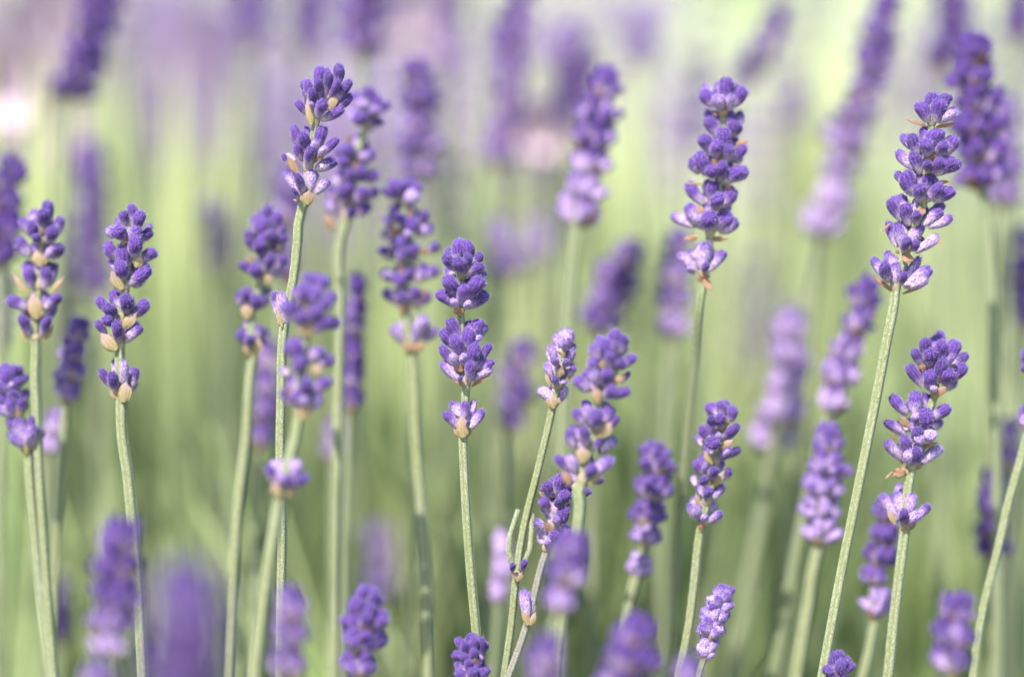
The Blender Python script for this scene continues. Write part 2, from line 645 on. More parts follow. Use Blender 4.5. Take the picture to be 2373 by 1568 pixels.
def stalk(label, d, whorls, stem, name='lavender_stalk', seed=None, group=None, brown=.5, width=25, mat=None,
          hand=None, parts=None, smin=0.0, dstem=None):
    """whorls: (x, y_foot, width, height, pale) top to bottom in picture units; stem: (x, y) or (x, y, d)"""
    rng = random.Random(seed if seed is not None else int(whorls[0][0] * 7 + whorls[0][1] * 13))
    sharp = abs(d) <= 0.045 if parts is None else parts
    k = (D0 + d) / D0
    feet = [at(wv[0], wv[1], d) for wv in whorls]
    dst = d if dstem is None else dstem
    sp = []
    for i, s in enumerate(stem):
        dd = s[2] if len(s) > 2 else d + (dst - d) * (i / max(1, len(stem) - 1))
        sp.append(at(s[0], s[1], dd))
    pts = [f for f in feet]
    tail = sp
    allp = pts + tail
    mid, end = ground_point(allp[-2] if len(allp) > 1 else allp[-1] + Vector((0, 0, .05)), allp[-1])
    topdir = (feet[0] - allp[1]).normalized()
    path = [feet[0] + topdir * whorls[0][3] * PX * k * .45] + allp + [mid, end]
    root = link(name, None, loc=end)
    root['label'] = label
    root['category'] = 'lavender'
    root['group'] = group or (GROUP_SHARP if abs(d) <= .022 else (GROUP_FRONT if d < 0 else GROUP_BACK))
    # stem
    sm = smooth_path(path, .004 if sharp else .012)
    ztop, zfoot = sm[0].z, feet[-1].z
    r0 = width * PX * k / 2 * .90
    rads = []
    for p in sm:
        rads.append(r0 * (.62 + .38 * min(1, max(0, (ztop - p.z) / max(.005, ztop - zfoot)))))
    mb = MB()
    rel = [p - end for p in sm]
    tube(mb, rel, rads, 16 if sharp else 8, sharp)
    mats = [mat or (STEM if sharp else STEM_FAR), SHAIR]
    if sharp and abs(d) < .02:
        vis = [i for i, p in enumerate(sm) if p.z > .22]
        stem_hairs(mb, [rel[i] for i in vis], [rads[i] for i in vis], rng, 9000, 1)
    link('stem', mb.mesh('stem', mats), root, loc=(0, 0, 0))
    # whorls
    for i, wv in enumerate(whorls):
        P0 = feet[i]
        if hand is None:
            nxt = allp[i + 1]
            up_ = (path[i] - P0).normalized() if i > 0 else topdir
            U = (up_ + (P0 - nxt).normalized()).normalized()
        else:
            U = Vector((0, 0, 1))
        wd, ht, pale = wv[2] * PX * k, wv[3] * PX * k, wv[4]
        mw = Matrix.Translation(P0 - end)
        if hand is not None:
            wh = link('flower_whorl', core_mesh(wv[3] * PX * k * .6, .0013), root, mat=mw)
            hb, hr = hand[i]
            for e in hb:
                bx, by, tx, ty, wpx, pl, z = e
                lay = {'f': .0022, 'm': .0004, 'b': -.0024, 'F': .0036, 'B': -.0036}[z]
                b0, t0 = at(bx, by, d), at(tx, ty, d)
                l = (t0 - b0).length
                L = max(.0058, l) if wpx > 17 else max(l, .0036)
                dz = min(.0032, sqrt(max(0, L * L - l * l)))
                sg = 1 if lay > 0 else -1
                if z == 'm':
                    dz *= .3
                b0 = (b0 - FWD * lay * .5).lerp(P0 + UP * ht * .22, .30 if wpx > 17 else .1)
                put_bud(wh, P0, b0, t0 - FWD * (lay * .8 + sg * dz), wpx * PX * k * rng.uniform(.92, 1.12), pl + rng.gauss(0, .07), rng)
            for bx, by, tx, ty, wpx, br, z in hr:
                lay = {'f': .0026, 'm': .0008, 'b': -.003}[z]
                put_bract(wh, P0, at(bx, by, d) - FWD * lay * .7, at(tx, ty, d) - FWD * (lay + .0004), wpx * PX * k, br, rng)
            # buds round the far side, seen only from another place
            for _ in range(9):
                a = rng.uniform(-1, 1)
                b = P0 + FWD * .0010 + U * ht * rng.uniform(.15, .55)
                put_bud(wh, P0, b, b + FWD * .0028 + RIGHT * a * .0034 + U * .0036, .0030, pale, rng)
            continue
        lay = whorl_layout(U, wd, ht, pale, rng, i == 0)
        if sharp:
            wh = link('flower_whorl', core_mesh(ht, min(.0013, wd * .14)), root, mat=mw)
            for b, t, bw, pl in lay:
                put_bud(wh, P0, P0 + b, P0 + t, bw, pl, rng)
            a0 = rng.uniform(-.9, .9)
            for s in (0, 1):
                a = a0 + s * pi
                o = RIGHT * sin(a) - FWD * cos(a)
                b = o * wd * .12 - U * ht * .08
                t = o * wd * rng.uniform(.32, .46) + U * ht * rng.uniform(.34, .55)
                put_bract(wh, P0, P0 + b, P0 + t, min(wd * .42, .0050), min(1, max(0, brown + rng.gauss(0, .3))), rng, o)
        else:
            mb = MB()
            for b, t, bw, pl in lay:
                g = rng.choice(LOWBUDS)
                dd = t - b
                m = frame(dd, -FWD) @ Matrix.Rotation(rng.uniform(-pi, pi), 3, 'Z') @ Matrix.Diagonal((bw / (2 * BR), bw / (2 * BR), max(dd.length, .002) / BL))
                mb.add([m @ p + b for p in g[0]], g[1], 0, t=g[2], pale=max(0.01, min(1.2, pl)), rnd=rng.random())
            wh = link('flower_whorl', mb.mesh('flower_whorl', [BUDJ]), root, mat=mw)
            a0 = rng.uniform(-.9, .9)
            for s in (0, 1):
                a = a0 + s * pi
                o = RIGHT * sin(a) - FWD * cos(a)
                b = o * wd * .12 - U * ht * .05
                t = o * wd * rng.uniform(.38, .52) + U * ht * rng.uniform(.30, .5)
                if s == 0:
                    put_bract(wh, P0, P0 + b, P0 + t, min(wd * .40, .0050), min(1, max(0, brown + rng.gauss(0, .3))), rng, o)
    return root


def parse(txt, ox, oy, k):
    """hand-placed buds: lines of 'bx by tx ty width pale layer' in a close-up's coordinates"""
    res = []
    for ln in txt.strip().splitlines():
        for it in ln.split(','):
            p = it.split()
            if not p:
                continue
            a = [float(q) for q in p[:6]]
            res.append((ox + a[0] / k, oy + a[1] / k, ox + a[2] / k, oy + a[3] / k, a[4] / k, a[5], p[6]))
    return res


# ------------------------------------------------------------------ ground
def terrain():
    xs = np.unique(np.concatenate([np.linspace(-200, -6, 8), np.linspace(-6, 6, 61), np.linspace(6, 200, 8)]))
    ys = np.unique(np.concatenate([np.linspace(-60, -3, 5), np.linspace(-3, 12, 76), np.linspace(12, 300, 10)]))
    mb = MB()
    vs = [(x, y, -.004 + .006 * sin(x * 3.1) * cos(y * 2.3)) for y in ys for x in xs]
    n = len(xs)
    fs = [(j * n + i, j * n + i + 1, (j + 1) * n + i + 1, (j + 1) * n + i) for j in range(len(ys) - 1) for i in range(n - 1)]
    mb.add(vs, fs)

    def c(nt):
        g = N(nt, 'ShaderNodeNewGeometry')
        a = noise(nt, 1.4, 4, g.outputs['Position'])
        b = noise(nt, 40, 3, g.outputs['Position'])
        gr = mix(nt, ramp(nt, a, .4, .62), (0.32, 0.40, 0.16), (0.50, 0.54, 0.28))
        return mix(nt, mathn(nt, 'MULTIPLY', b, .5), gr, (0.17, 0.14, 0.09))
    m = simple('grassy_soil', c, rough=.95)
    o = link('ground', mb.mesh('ground', [m]))
    o['kind'] = 'structure'


terrain()


# ------------------------------------------------------------------ masses nobody could count
def blades(name, label, n, region, hfun, lfun, wfun, mat, seed, lean=.35, category=None):
    """n bent blades of three quads each, drawn with numpy"""
    r = np.random.default_rng(seed)
    (x0, x1), (y0, y1), p = region
    y = y0 + (y1 - y0) * r.random(n) ** p
    half = x1 * (0.45 + (y + .71) / (y1 + .71))
    x = (r.random(n) * 2 - 1) * half
    z = hfun(x, y, r)
    L = lfun(x, y, r)
    W = wfun(x, y, r)
    az = r.random(n) * 2 * pi
    ln = np.abs(r.normal(0, lean, n))
    dx, dy, dz = np.cos(az) * np.sin(ln), np.sin(az) * np.sin(ln), np.cos(ln)
    az2 = r.random(n) * 2 * pi
    sx, sy = np.cos(az2), np.sin(az2)
    V = np.zeros((n, 7, 3))
    for i, (t, wv) in enumerate(((0, .5), (.35, 1.0), (.72, .8))):
        bend = 1 + 0.5 * t
        for s in (0, 1):
            sg = -1 if s == 0 else 1
            V[:, i * 2 + s, 0] = x + dx * L * t * bend + sg * sx * W * wv * .5
            V[:, i * 2 + s, 1] = y + dy * L * t * bend + sg * sy * W * wv * .5
            V[:, i * 2 + s, 2] = z + dz * L * t
    V[:, 6, 0] = x + dx * L * 1.5
    V[:, 6, 1] = y + dy * L * 1.5
    V[:, 6, 2] = z + dz * L
    base = (np.arange(n) * 7)[:, None]
    q1 = base + np.array([0, 1, 3, 2])
    q2 = base + np.array([2, 3, 5, 4])
    t3 = base + np.array([4, 5, 6])
    me = bpy.data.meshes.new(name)
    me.vertices.add(n * 7)
    me.vertices.foreach_set('co', V.reshape(-1))
    loops = np.concatenate([q1.reshape(-1), q2.reshape(-1), t3.reshape(-1)])
    me.loops.add(len(loops))
    me.loops.foreach_set('vertex_index', loops)
    me.polygons.add(3 * n)
    st = np.concatenate([np.arange(2 * n) * 4, 8 * n + np.arange(n) * 3])
    me.polygons.foreach_set('loop_start', st)
    me.materials.append(mat)
    a = me.attributes.new('rnd', 'FLOAT', 'POINT')
    a.data.foreach_set('value', np.repeat(r.random(n), 7))
    me.update(calc_edges=True)
    me.validate()
    o = link(name, me)
    o['kind'] = 'stuff'
    o['label'] = label
    o['category'] = category or name.replace('_', ' ')
    return o


def mound(x, y):
    return .155 + .045 * np.sin(x * 5.3 + 1) * np.cos(y * 6.9 + .4)


blades('lavender_foliage', 'dense grey green lavender leaves filling the bed below the flowers', 32000,
       ((-1, .85), (-.45, .98), 1.0), lambda x, y, r: r.random(len(x)) ** .7 * mound(x, y),
       lambda x, y, r: .03 + .035 * r.random(len(x)), lambda x, y, r: .0034 + .0024 * r.random(len(x)), LEAF, 5, .45)
blades('tall_grass', 'bright yellow green grass blades blurred far behind the lavender', 44000,
       ((-1, 2.8), (.92, 9.0), 1.7), lambda x, y, r: r.random(len(x)) * .10,
       lambda x, y, r: .10 + .16 * r.random(len(x)), lambda x, y, r: .006 + .006 * r.random(len(x)), GRASS, 6, .75)
def clumps(y0, y1, n, seed, spread=.012, per=26, tones=None, label='countless pale green lavender stems blurred behind the flowers'):
    """stems in tufts, each with its own tone, nearer ones darkened to imitate shade"""
    r = np.random.default_rng(seed)
    k = max(1, n // per)
    cy = y0 + (y1 - y0) * r.random(k)
    cx = (r.random(k) * 2 - 1) * (.22 + .32 * cy)
    tone = np.clip(r.random(k) * .8 + (cy - .50) * .95, 0, 1)  # tone rises with distance: shade low in the bed put into the colour
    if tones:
        tone = tones[0] + (tones[1] - tones[0]) * r.random(k)
    lx, ly = r.normal(0, .10, k), r.normal(0, .06, k)
    mb = []
    w = r.integers(0, k, n)
    x = cx[w] + r.normal(0, spread, n) * (1 + cy[w])
    y = cy[w] + r.normal(0, spread * 1.5, n)
    h = .20 + .15 * r.random(n)
    W = .0011 + .0006 * r.random(n)
    ex = lx[w] + r.normal(0, .05, n)
    ey = ly[w] + r.normal(0, .05, n)
    V = np.zeros((n, 4, 3, 3))
    for a, t in enumerate((0, .35, .7, 1.0)):
        for c in range(3):
            an = 2 * pi * c / 3
            V[:, a, c, 0] = x + ex * h * t * t + np.cos(an) * W
            V[:, a, c, 1] = y + ey * h * t * t + np.sin(an) * W
            V[:, a, c, 2] = h * t
    base = (np.arange(n) * 12)[:, None, None]
    q = []
    for a in range(3):
        for c in range(3):
            c2 = (c + 1) % 3
            q.append([a * 3 + c, a * 3 + c2, a * 3 + 3 + c2, a * 3 + 3 + c])
    F = (base + np.array(q)[None]).reshape(-1)
    me = bpy.data.meshes.new('lavender_stems')
    me.vertices.add(n * 12)
    me.vertices.foreach_set('co', V.reshape(-1))
    me.loops.add(len(F))
    me.loops.foreach_set('vertex_index', F)
    me.polygons.add(n * 9)
    me.polygons.foreach_set('loop_start', np.arange(n * 9) * 4)
    me.materials.append(FSTEM)
    at_ = me.attributes.new('rnd', 'FLOAT', 'POINT')
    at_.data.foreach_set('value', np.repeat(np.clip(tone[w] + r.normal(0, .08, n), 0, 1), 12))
    me.update(calc_edges=True)
    me.validate()
    o = link('lavender_stems', me)
    o['kind'] = 'stuff'
    o['label'] = label
    o['category'] = 'lavender stems'


YLEAF = foliage_mat('young_leaf', (0.07, 0.12, 0.03), (0.14, 0.20, 0.05), (0.20, 0.25, 0.12), 20.0)
blades('young_leaves', 'scattered narrow green leaves standing up among the stems low down', 900,
       ((-1, .5), (.03, .62), 1.0), lambda x, y, r: .14 + .13 * r.random(len(x)),
       lambda x, y, r: .04 + .04 * r.random(len(x)), lambda x, y, r: .0034 + .0022 * r.random(len(x)), YLEAF, 15, .38)
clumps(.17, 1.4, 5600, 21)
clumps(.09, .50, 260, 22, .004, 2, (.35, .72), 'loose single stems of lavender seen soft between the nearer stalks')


def far_heads(seed=9):
    """drifts of flower heads, deep violet, faded or nearly white by turns"""
    r = random.Random(seed)
    mb = MB()
    for c in range(88 + 40):
        y = .38 + 1.5 * r.random() ** 1.2
        near = c >= 88
        if near:
            y = r.uniform(.17, .46)
        half = .24 + .27 * y
        x = r.uniform(-1, 1) * half
        if x > 0 and r.random() < .45:
            x = -x
        zc = .415 - .035 * r.random() + .035 * max(0, 1 - abs(y - .8)) * r.random()
        cp = r.choice((.1, .4, 1.0, 1.2, 1.2))
        if near:
            x = r.uniform(-1, 1) * half * .8
            cp = r.choice((.1, .3, .6))
            zc = r.uniform(.385, .47) - .02 * (y < .3)
        for h in range(1 if near else r.randint(4, 11)):
            hx, hy, z = x + r.gauss(0, .022), y + r.gauss(0, .03), zc + r.gauss(0, .018) - .04
            U = Vector((r.gauss(0, .18), r.gauss(0, .1), 1)).normalized()
            if near:
                P = Vector((hx, hy, z))
                tube(mb, [Vector((hx - U.x * .12, hy, 0)), P - U * .1 + Vector((0, 0, .01)), P, P + U * .04], [.0011] * 4, 5, False, 1)
            for q in range(r.choice((4, 5, 6))):
                P = Vector((hx, hy, z)) + U * q * .0085
                for e in range(7):
                    a = 2 * pi * (e + r.random() * .5) / 7
                    o_ = Vector((cos(a), sin(a), 0))
                    b = P + o_ * .0008
                    t = P + o_ * .0046 + U * .005
                    g = r.choice(TINYBUDS)
                    dd = t - b
                    m = frame(dd, -FWD) @ Matrix.Diagonal((1.05, 1.05, dd.length / BL * 1.05))
                    mb.add([m @ p + b for p in g[0]], g[1], 0, t=g[2], pale=cp, rnd=r.random())
    o = link('lavender_blossom', mb.mesh('lavender_blossom', [BUDJ, STEM_FAR]))
    o['kind'] = 'stuff'
    o['label'] = 'mass of purple lavender heads dissolving into blur far behind'
    o['category'] = 'lavender field'


far_heads()

# ------------------------------------------------------------------ the three stalks in sharp focus, bud by bud
A = (940.8, 509.6, 2.857)
c1 = parse("""335 265 333 132 80 .05 m, 425 265 422 137 82 .05 m, 285 262 268 200 58 .1 b, 330 330 242 245 78 .3 f,
368 352 364 262 96 .0 F, 412 320 426 245 64 .3 f, 455 300 512 232 66 .15 m, 402 378 518 292 76 .2 f,
300 395 256 330 62 .0 b, 440 405 512 352 62 .0 b""", *A)
c2 = parse("""350 482 275 372 92 .0 f, 425 500 488 392 94 .0 f, 372 570 376 428 88 .25 F, 315 572 218 462 88 .15 m,
418 590 532 474 88 .1 m, 348 585 324 532 46 1.2 F, 392 588 412 540 46 1.2 F, 375 520 372 440 70 .1 b""", *A)
r2 = parse("352 628 350 562 122 .95 f, 505 445 545 414 26 1 b", *A)
c3 = parse("""348 780 284 652 88 .1 m, 432 780 466 650 88 .2 m, 490 790 521 692 56 .2 b, 318 850 236 728 84 .1 m,
402 870 420 718 88 .15 f, 445 830 494 762 58 1.1 m, 350 910 334 782 86 .25 f, 330 700 330 690 50 .1 b""", *A)
c4 = parse("""308 940 224 838 68 .2 m, 428 955 468 836 88 .05 f, 505 905 562 818 54 .2 m, 378 940 376 884 54 1.2 f,
335 945 300 898 50 1.2 f, 485 975 506 885 64 .35 m, 362 1078 232 942 74 .65 m, 420 1085 440 952 78 .25 F,
465 1070 552 968 62 .85 m, 520 990 568 925 54 .25 m, 345 1060 368 1036 36 .1 f""", *A)
r4 = parse("366 1000 330 915 118 .85 f, 500 880 590 842 34 .7 m, 432 1102 600 985 46 .85 m, 372 1096 300 1052 36 .6 m", *A)
c5 = parse("""338 1385 262 1262 62 .35 m, 352 1350 324 1245 52 .85 b, 385 1330 392 1198 58 .45 m, 425 1350 442 1192 50 .85 b,
435 1392 516 1262 66 .4 m, 400 1365 422 1330 34 .7 f""", *A)
r5 = parse("376 1436 378 1262 138 .15 f, 395 1432 445 1360 60 .3 m, 355 1432 308 1368 60 .35 m", *A)


def foot(x, y, k=A):
    return k[0] + x / k[2], k[1] + y / k[2]


stalk('sharpest lavender, in the middle, purple tiers with brown bracts above one small open cup',
      0.0, [foot(370, 385) + (100, 88, .1), foot(362, 605) + (110, 70, .1), foot(382, 900) + (110, 85, .15), foot(398, 1095) + (120, 70, .5), foot(376, 1425) + (95, 75, .5)],
      [(1074, 1040), (1078, 1130), (1084, 1234), (1093, 1350), (1104, 1469), (1112, 1568)],
      hand=[(c1, []), (c2, r2), (c3, []), (c4, r4), (c5, r5)], seed=1, width=23)

Bq = (611.5, 117.6, 4.0)
b1 = parse("""515 285 512 152 104 .05 m, 595 245 590 142 80 .1 b, 668 190 664 132 60 .05 b, 738 265 730 132 110 .05 m,
622 400 634 215 84 .15 f, 522 400 520 270 92 .15 f, 404 410 393 278 94 .0 m, 640 420 728 306 80 .1 f, 770 345 792 262 64 .5 b,
700 460 830 306 92 .05 f, 474 505 458 382 84 .1 f, 362 610 314 466 80 .1 m, 488 640 590 476 112 .1 F, 725 540 828 436 90 .05 m,
555 685 748 548 98 .05 f, 470 560 452 500 52 1.2 f, 600 330 600 260 90 .1 b, 560 470 560 400 90 .3 b""", *Bq)
br1 = parse("440 692 405 392 118 .05 f, 600 560 706 366 128 .12 f", *Bq)
b2 = parse("""320 870 254 708 96 .05 m, 405 800 388 704 70 .0 b, 430 915 352 758 112 .1 f, 498 900 532 702 124 .25 m,
585 950 680 806 94 .1 m, 320 1010 300 865 78 .15 m, 405 1110 418 918 94 .15 F, 480 970 474 856 70 1.1 f, 520 995 564 892 62 1.15 F,
510 1140 664 996 108 .35 m, 198 1070 182 958 56 .05 m, 270 1020 205 940 50 .9 b""", *Bq)
br2 = parse("322 1150 200 940 122 .55 F, 470 1015 585 985 70 .9 f".replace('F', 'f'), *Bq)
b3 = parse("""305 1320 192 1128 80 .7 m, 355 1325 345 1150 82 .3 f, 440 1300 456 1108 112 .75 m, 525 1325 596 1190 86 .7 m,
318 1362 306 1318 40 .2 F, 290 1310 288 1292 34 .1 f""", *Bq)
br3 = parse("405 1425 440 1275 190 .1 f, 340 1400 248 1378 46 .6 m", *Bq)
tall = stalk('tallest sharp lavender left of centre, deep purple with cream bracts and pale bottom cup',
      0.0, [foot(480, 670, Bq) + (130, 130, .1), foot(410, 1120, Bq) + (125, 100, .2), foot(385, 1405, Bq) + (105, 75, .6)],
      [(700, 482), (690, 560), (680, 650), (664, 724), (656, 784), (652, 920), (650, 1064), (654, 1200), (652, 1384), (650, 1568)],
      hand=[(b1, br1), (b2, br2), (b3, br3)], seed=2, width=24)

extra(tall, 0, 652, 752, [(648, 740, 630, 678, 20, .4, 0), (660, 748, 656, 676, 24, .8, 1), (668, 745, 676, 690, 18, .5, -1)],
      [(654, 758, 640, 668, 20, .0)], 5)

Cq = (1960, 188.2, 3.029)
d1 = parse("""582 225 575 84 98 .1 m, 680 200 686 86 98 .15 m, 560 305 524 146 106 .0 f, 628 305 658 126 106 .05 F, 725 255 768 185 58 .2 m,
672 305 744 214 70 .75 f""", *Cq)
dr1 = parse("565 318 385 262 34 .8 m, 630 325 800 294 46 .8 m", *Cq)
d2 = parse("""612 450 604 338 122 .15 m, 425 470 404 366 66 .0 b, 470 530 464 366 94 .0 m, 565 540 556 416 96 .25 f, 645 540 682 428 80 .3 f,
700 440 690 382 66 .0 b, 690 540 776 396 102 .1 m, 520 450 515 390 70 .0 b, 590 560 620 480 80 .0 b""", *Cq)
d3 = parse("""440 620 352 498 80 .5 m, 495 665 484 498 98 .05 f, 562 640 558 572 60 .15 F, 618 650 632 566 70 .1 F, 650 665 758 546 112 .1 f,
745 650 808 574 68 .2 m, 540 690 560 610 90 .1 b""", *Cq)
dr3 = parse("600 565 610 505 82 .95 f", *Cq)
d4 = parse("""450 800 386 646 116 .05 m, 580 760 588 652 98 .15 m, 500 860 490 726 94 .2 f, 575 860 648 742 90 .15 f, 635 865 746 742 106 .1 m,
370 690 365 640 60 .0 b, 500 760 520 700 90 .0 b""", *Cq)
dr4 = parse("630 712 745 706 44 .95 m", *Cq)
d5 = parse("""350 980 288 836 78 .2 m, 395 880 388 790 84 .0 b, 425 1030 398 862 98 .1 f, 480 1000 492 920 60 .3 f, 545 1030 668 902 88 .45 m,
620 1045 746 962 78 .5 m, 630 905 690 870 64 .0 b, 340 870 335 810 50 .0 b, 560 960 560 900 60 .0 b""", *Cq)
dr5 = parse("516 885 518 965 118 .8 f", *Cq)
d6 = parse("""335 1170 304 984 74 .2 b, 385 1190 360 1002 84 .55 f, 450 1150 514 1002 84 .6 m, 385 1210 402 1106 74 .1 F, 478 1205 492 1136 64 .1 F,
515 1220 650 1084 74 .95 m""", *Cq)
dr6 = parse("310 1000 210 1082 30 .6 m, 640 1105 696 1172 24 .7 m, 560 1120 500 1085 70 1 b, 370 1210 340 1180 46 .8 m", *Cq)
d7 = parse("""255 1370 212 1236 74 .3 b, 275 1410 222 1282 90 .35 f, 322 1320 320 1196 68 .4 b, 338 1440 330 1276 84 .6 f, 392 1425 396 1358 52 .15 F,
425 1430 528 1234 70 .55 b, 440 1460 602 1328 94 .5 m, 470 1470 560 1400 70 .9 f""", *Cq)
dr7 = parse("430 1215 420 1292 135 .7 f, 335 1480 140 1336 52 .9 m, 395 1492 606 1408 42 .85 m", *Cq)
stalk('tall sharp lavender on the right, crowded purple tiers leaning left with curling brown bracts',
      0.0, [foot(600, 305, Cq) + (90, 75, .1), foot(585, 545, Cq) + (120, 75, .1), foot(560, 660, Cq) + (130, 65, .1), foot(545, 850, Cq) + (120, 80, .1),
            foot(480, 1030, Cq) + (130, 75, .3), foot(420, 1200, Cq) + (110, 75, .4), foot(345, 1470, Cq) + (120, 90, .5)],
      [(2072, 700), (2056, 784), (2028, 934), (1988, 1134), (1948, 1334), (1913, 1524), (1905, 1568)],
      hand=[(d1, dr1), (d2, []), (d3, dr3), (d4, dr4), (d5, dr5), (d6, dr6), (d7, dr7)], seed=3, width=26)

# ------------------------------------------------------------------ stalks near the focal plane

def handmade(label, d, fr, whorls, stem, seed, **kw):
    """fr: close-up frame; whorls: (foot x, foot y, width, height, pale, buds, bracts) in close-up coordinates"""
    wh, hd = [], []
    for fx, fy, wd, ht, pl, bt, rt in whorls:
        wh.append((fr[0] + fx / fr[2], fr[1] + fy / fr[2], wd / fr[2], ht / fr[2], pl))
        hd.append((parse(bt, *fr), parse(rt, *fr)))
    return stalk(label, d, wh, stem, hand=hd, seed=seed, parts=True, **kw)


handmade('slightly soft lavender at the far left with stacked tiers and spread pointed bracts', .017, (0, 454.7, 3.0305), [
    (300, 330, 300, 200, .2, "330 190 345 35 92 .1 m, 320 205 318 90 96 .1 f, 215 180 205 82 78 .2 b, 180 270 172 150 80 .5 m, 245 330 225 195 88 .1 f, 375 350 385 230 88 .1 f, 420 290 440 150 78 .3 m, 275 350 270 270 66 .2 F", "310 260 318 200 90 .2 f"),
    (290, 470, 300, 130, .3, "180 420 122 300 92 .15 m, 400 440 432 330 92 .15 m, 240 440 215 360 60 .8 b, 350 440 380 370 60 .8 f, 300 400 310 300 60 .5 b", "288 490 298 345 185 .15 f"),
    (275, 650, 250, 200, .1, "200 660 175 450 84 .3 b, 200 660 212 500 84 -.1 f, 330 670 345 500 88 .0 f, 375 640 370 470 66 .3 b", "200 690 60 510 70 .15 m, 350 690 480 540 56 .2 m"),
    (255, 850, 280, 150, .3, "160 790 75 700 88 .1 m, 330 790 420 685 80 .15 m, 220 740 225 640 54 .2 b, 275 740 270 650 54 .4 b, 140 820 150 720 50 .1 b", "262 860 240 640 165 .15 f"),
    (250, 1010, 220, 150, .3, "205 980 150 840 76 .1 f, 320 980 345 835 76 .1 f, 340 850 360 770 60 .1 b, 170 850 150 780 60 .1 b", "200 1015 135 880 80 .15 m, 310 1015 390 890 70 .2 m"),
    ], [(84, 800), (82, 860), (85, 954), (92, 1100), (105, 1300), (126, 1568)], 31, width=22)

handmade('dark violet lavender, second sharp one from the left, cream-based clusters above a single cup', .007, (0, 454.7, 3.0305), [
    (900, 330, 320, 250, .1, "955 160 945 60 74 .2 m, 985 230 990 125 92 .05 f, 860 190 855 105 74 .25 m, 800 220 800 160 52 .1 b, 870 310 830 210 100 .1 f, 760 300 745 230 62 .9 m, 1050 250 1050 195 54 .5 b, 1030 320 1068 250 76 .2 m, 930 320 965 240 90 .6 f, 900 250 880 180 60 .5 b", "870 350 900 225 60 .4 f"),
    (890, 500, 360, 220, .1, "975 420 965 300 96 .0 F, 790 430 735 340 92 .0 m, 765 520 750 450 62 -.2 b, 875 530 870 360 104 .0 F, 1030 460 1090 370 88 .35 m, 1010 520 1020 480 50 -.2 b", "960 500 1010 400 110 .05 f"),
    (880, 650, 330, 150, .1, "910 620 1075 525 92 .0 f, 960 640 1000 560 70 .0 b, 870 560 860 480 90 -.1 f", "860 655 780 500 145 .0 f"),
    (850, 900, 360, 230, .1, "805 760 815 650 80 -.1 b, 745 820 700 705 76 .0 m, 790 850 785 760 90 -.05 f, 905 800 920 700 104 .1 f, 980 840 1040 745 84 .0 m, 770 930 760 840 84 -.2 f", "870 920 990 800 120 .05 f"),
    (840, 1070, 320, 200, .1, "705 950 690 870 58 .0 m, 835 1020 838 895 84 .05 F, 900 1020 985 900 84 .45 m, 930 930 950 880 60 -.2 b", "820 1080 700 940 170 .0 f"),
    (855, 1430, 290, 250, .4, "750 1330 705 1215 62 .0 m, 800 1350 795 1245 80 .1 f, 960 1320 980 1210 56 .2 m, 790 1240 792 1140 34 .5 b, 890 1310 890 1160 64 .9 f, 930 1300 932 1220 40 .3 b", "870 1440 905 1270 155 .0 f, 830 1425 760 1350 70 .4 m"),
    ], [(282, 940), (284, 1010), (295, 1084), (310, 1234), (325, 1434), (332, 1568)], 32, width=27)

handmade('compact dark purple lavender with two small lower cups, beside the tallest stem', .026, (517.4, 462.6, 4.167), [
    (420, 420, 380, 300, .1, "420 160 415 65 100 .1 m, 530 260 520 120 110 .1 m, 290 250 270 180 90 .5 m, 370 350 365 240 120 .05 f, 470 290 450 210 90 .7 f, 600 340 595 250 80 .4 m, 250 370 240 280 90 .6 m, 500 430 490 340 100 -.1 f, 460 350 450 300 80 .6 f", "560 490 520 440 90 .1 f"),
    (400, 560, 400, 250, .1, "250 500 240 350 80 -.05 m, 360 570 370 390 120 .0 F, 590 420 600 330 80 .2 m, 530 520 540 440 80 -.1 b, 390 450 390 360 100 .5 f", "290 630 250 510 120 .05 f"),
    (370, 790, 430, 260, .0, "230 700 200 590 90 .1 m, 330 770 325 640 120 .05 f, 440 700 455 540 104 .0 F, 590 640 600 540 80 .1 m, 550 760 560 640 80 -.1 b, 280 740 270 640 90 .1 b", "400 810 500 690 130 .05 f"),
    (270, 1130, 330, 250, .2, "150 1010 140 900 70 .3 m, 240 1000 235 880 80 .2 f, 400 930 400 850 70 -.2 b, 340 1050 350 960 100 .1 f, 410 1040 430 940 80 .3 m", "240 1150 220 970 190 .05 f"),
    (290, 1510, 300, 270, .3, "220 1390 150 1270 80 .1 m, 250 1400 260 1300 90 .05 f, 340 1330 350 1210 70 .5 m, 400 1340 410 1250 60 .6 b, 220 1220 215 1170 60 .3 b", "320 1500 360 1300 150 .05 f, 240 1500 200 1380 90 .3 f"),
    ], [(584, 840), (572, 1000), (550, 1200), (538, 1400), (530, 1568)], 33, width=26)

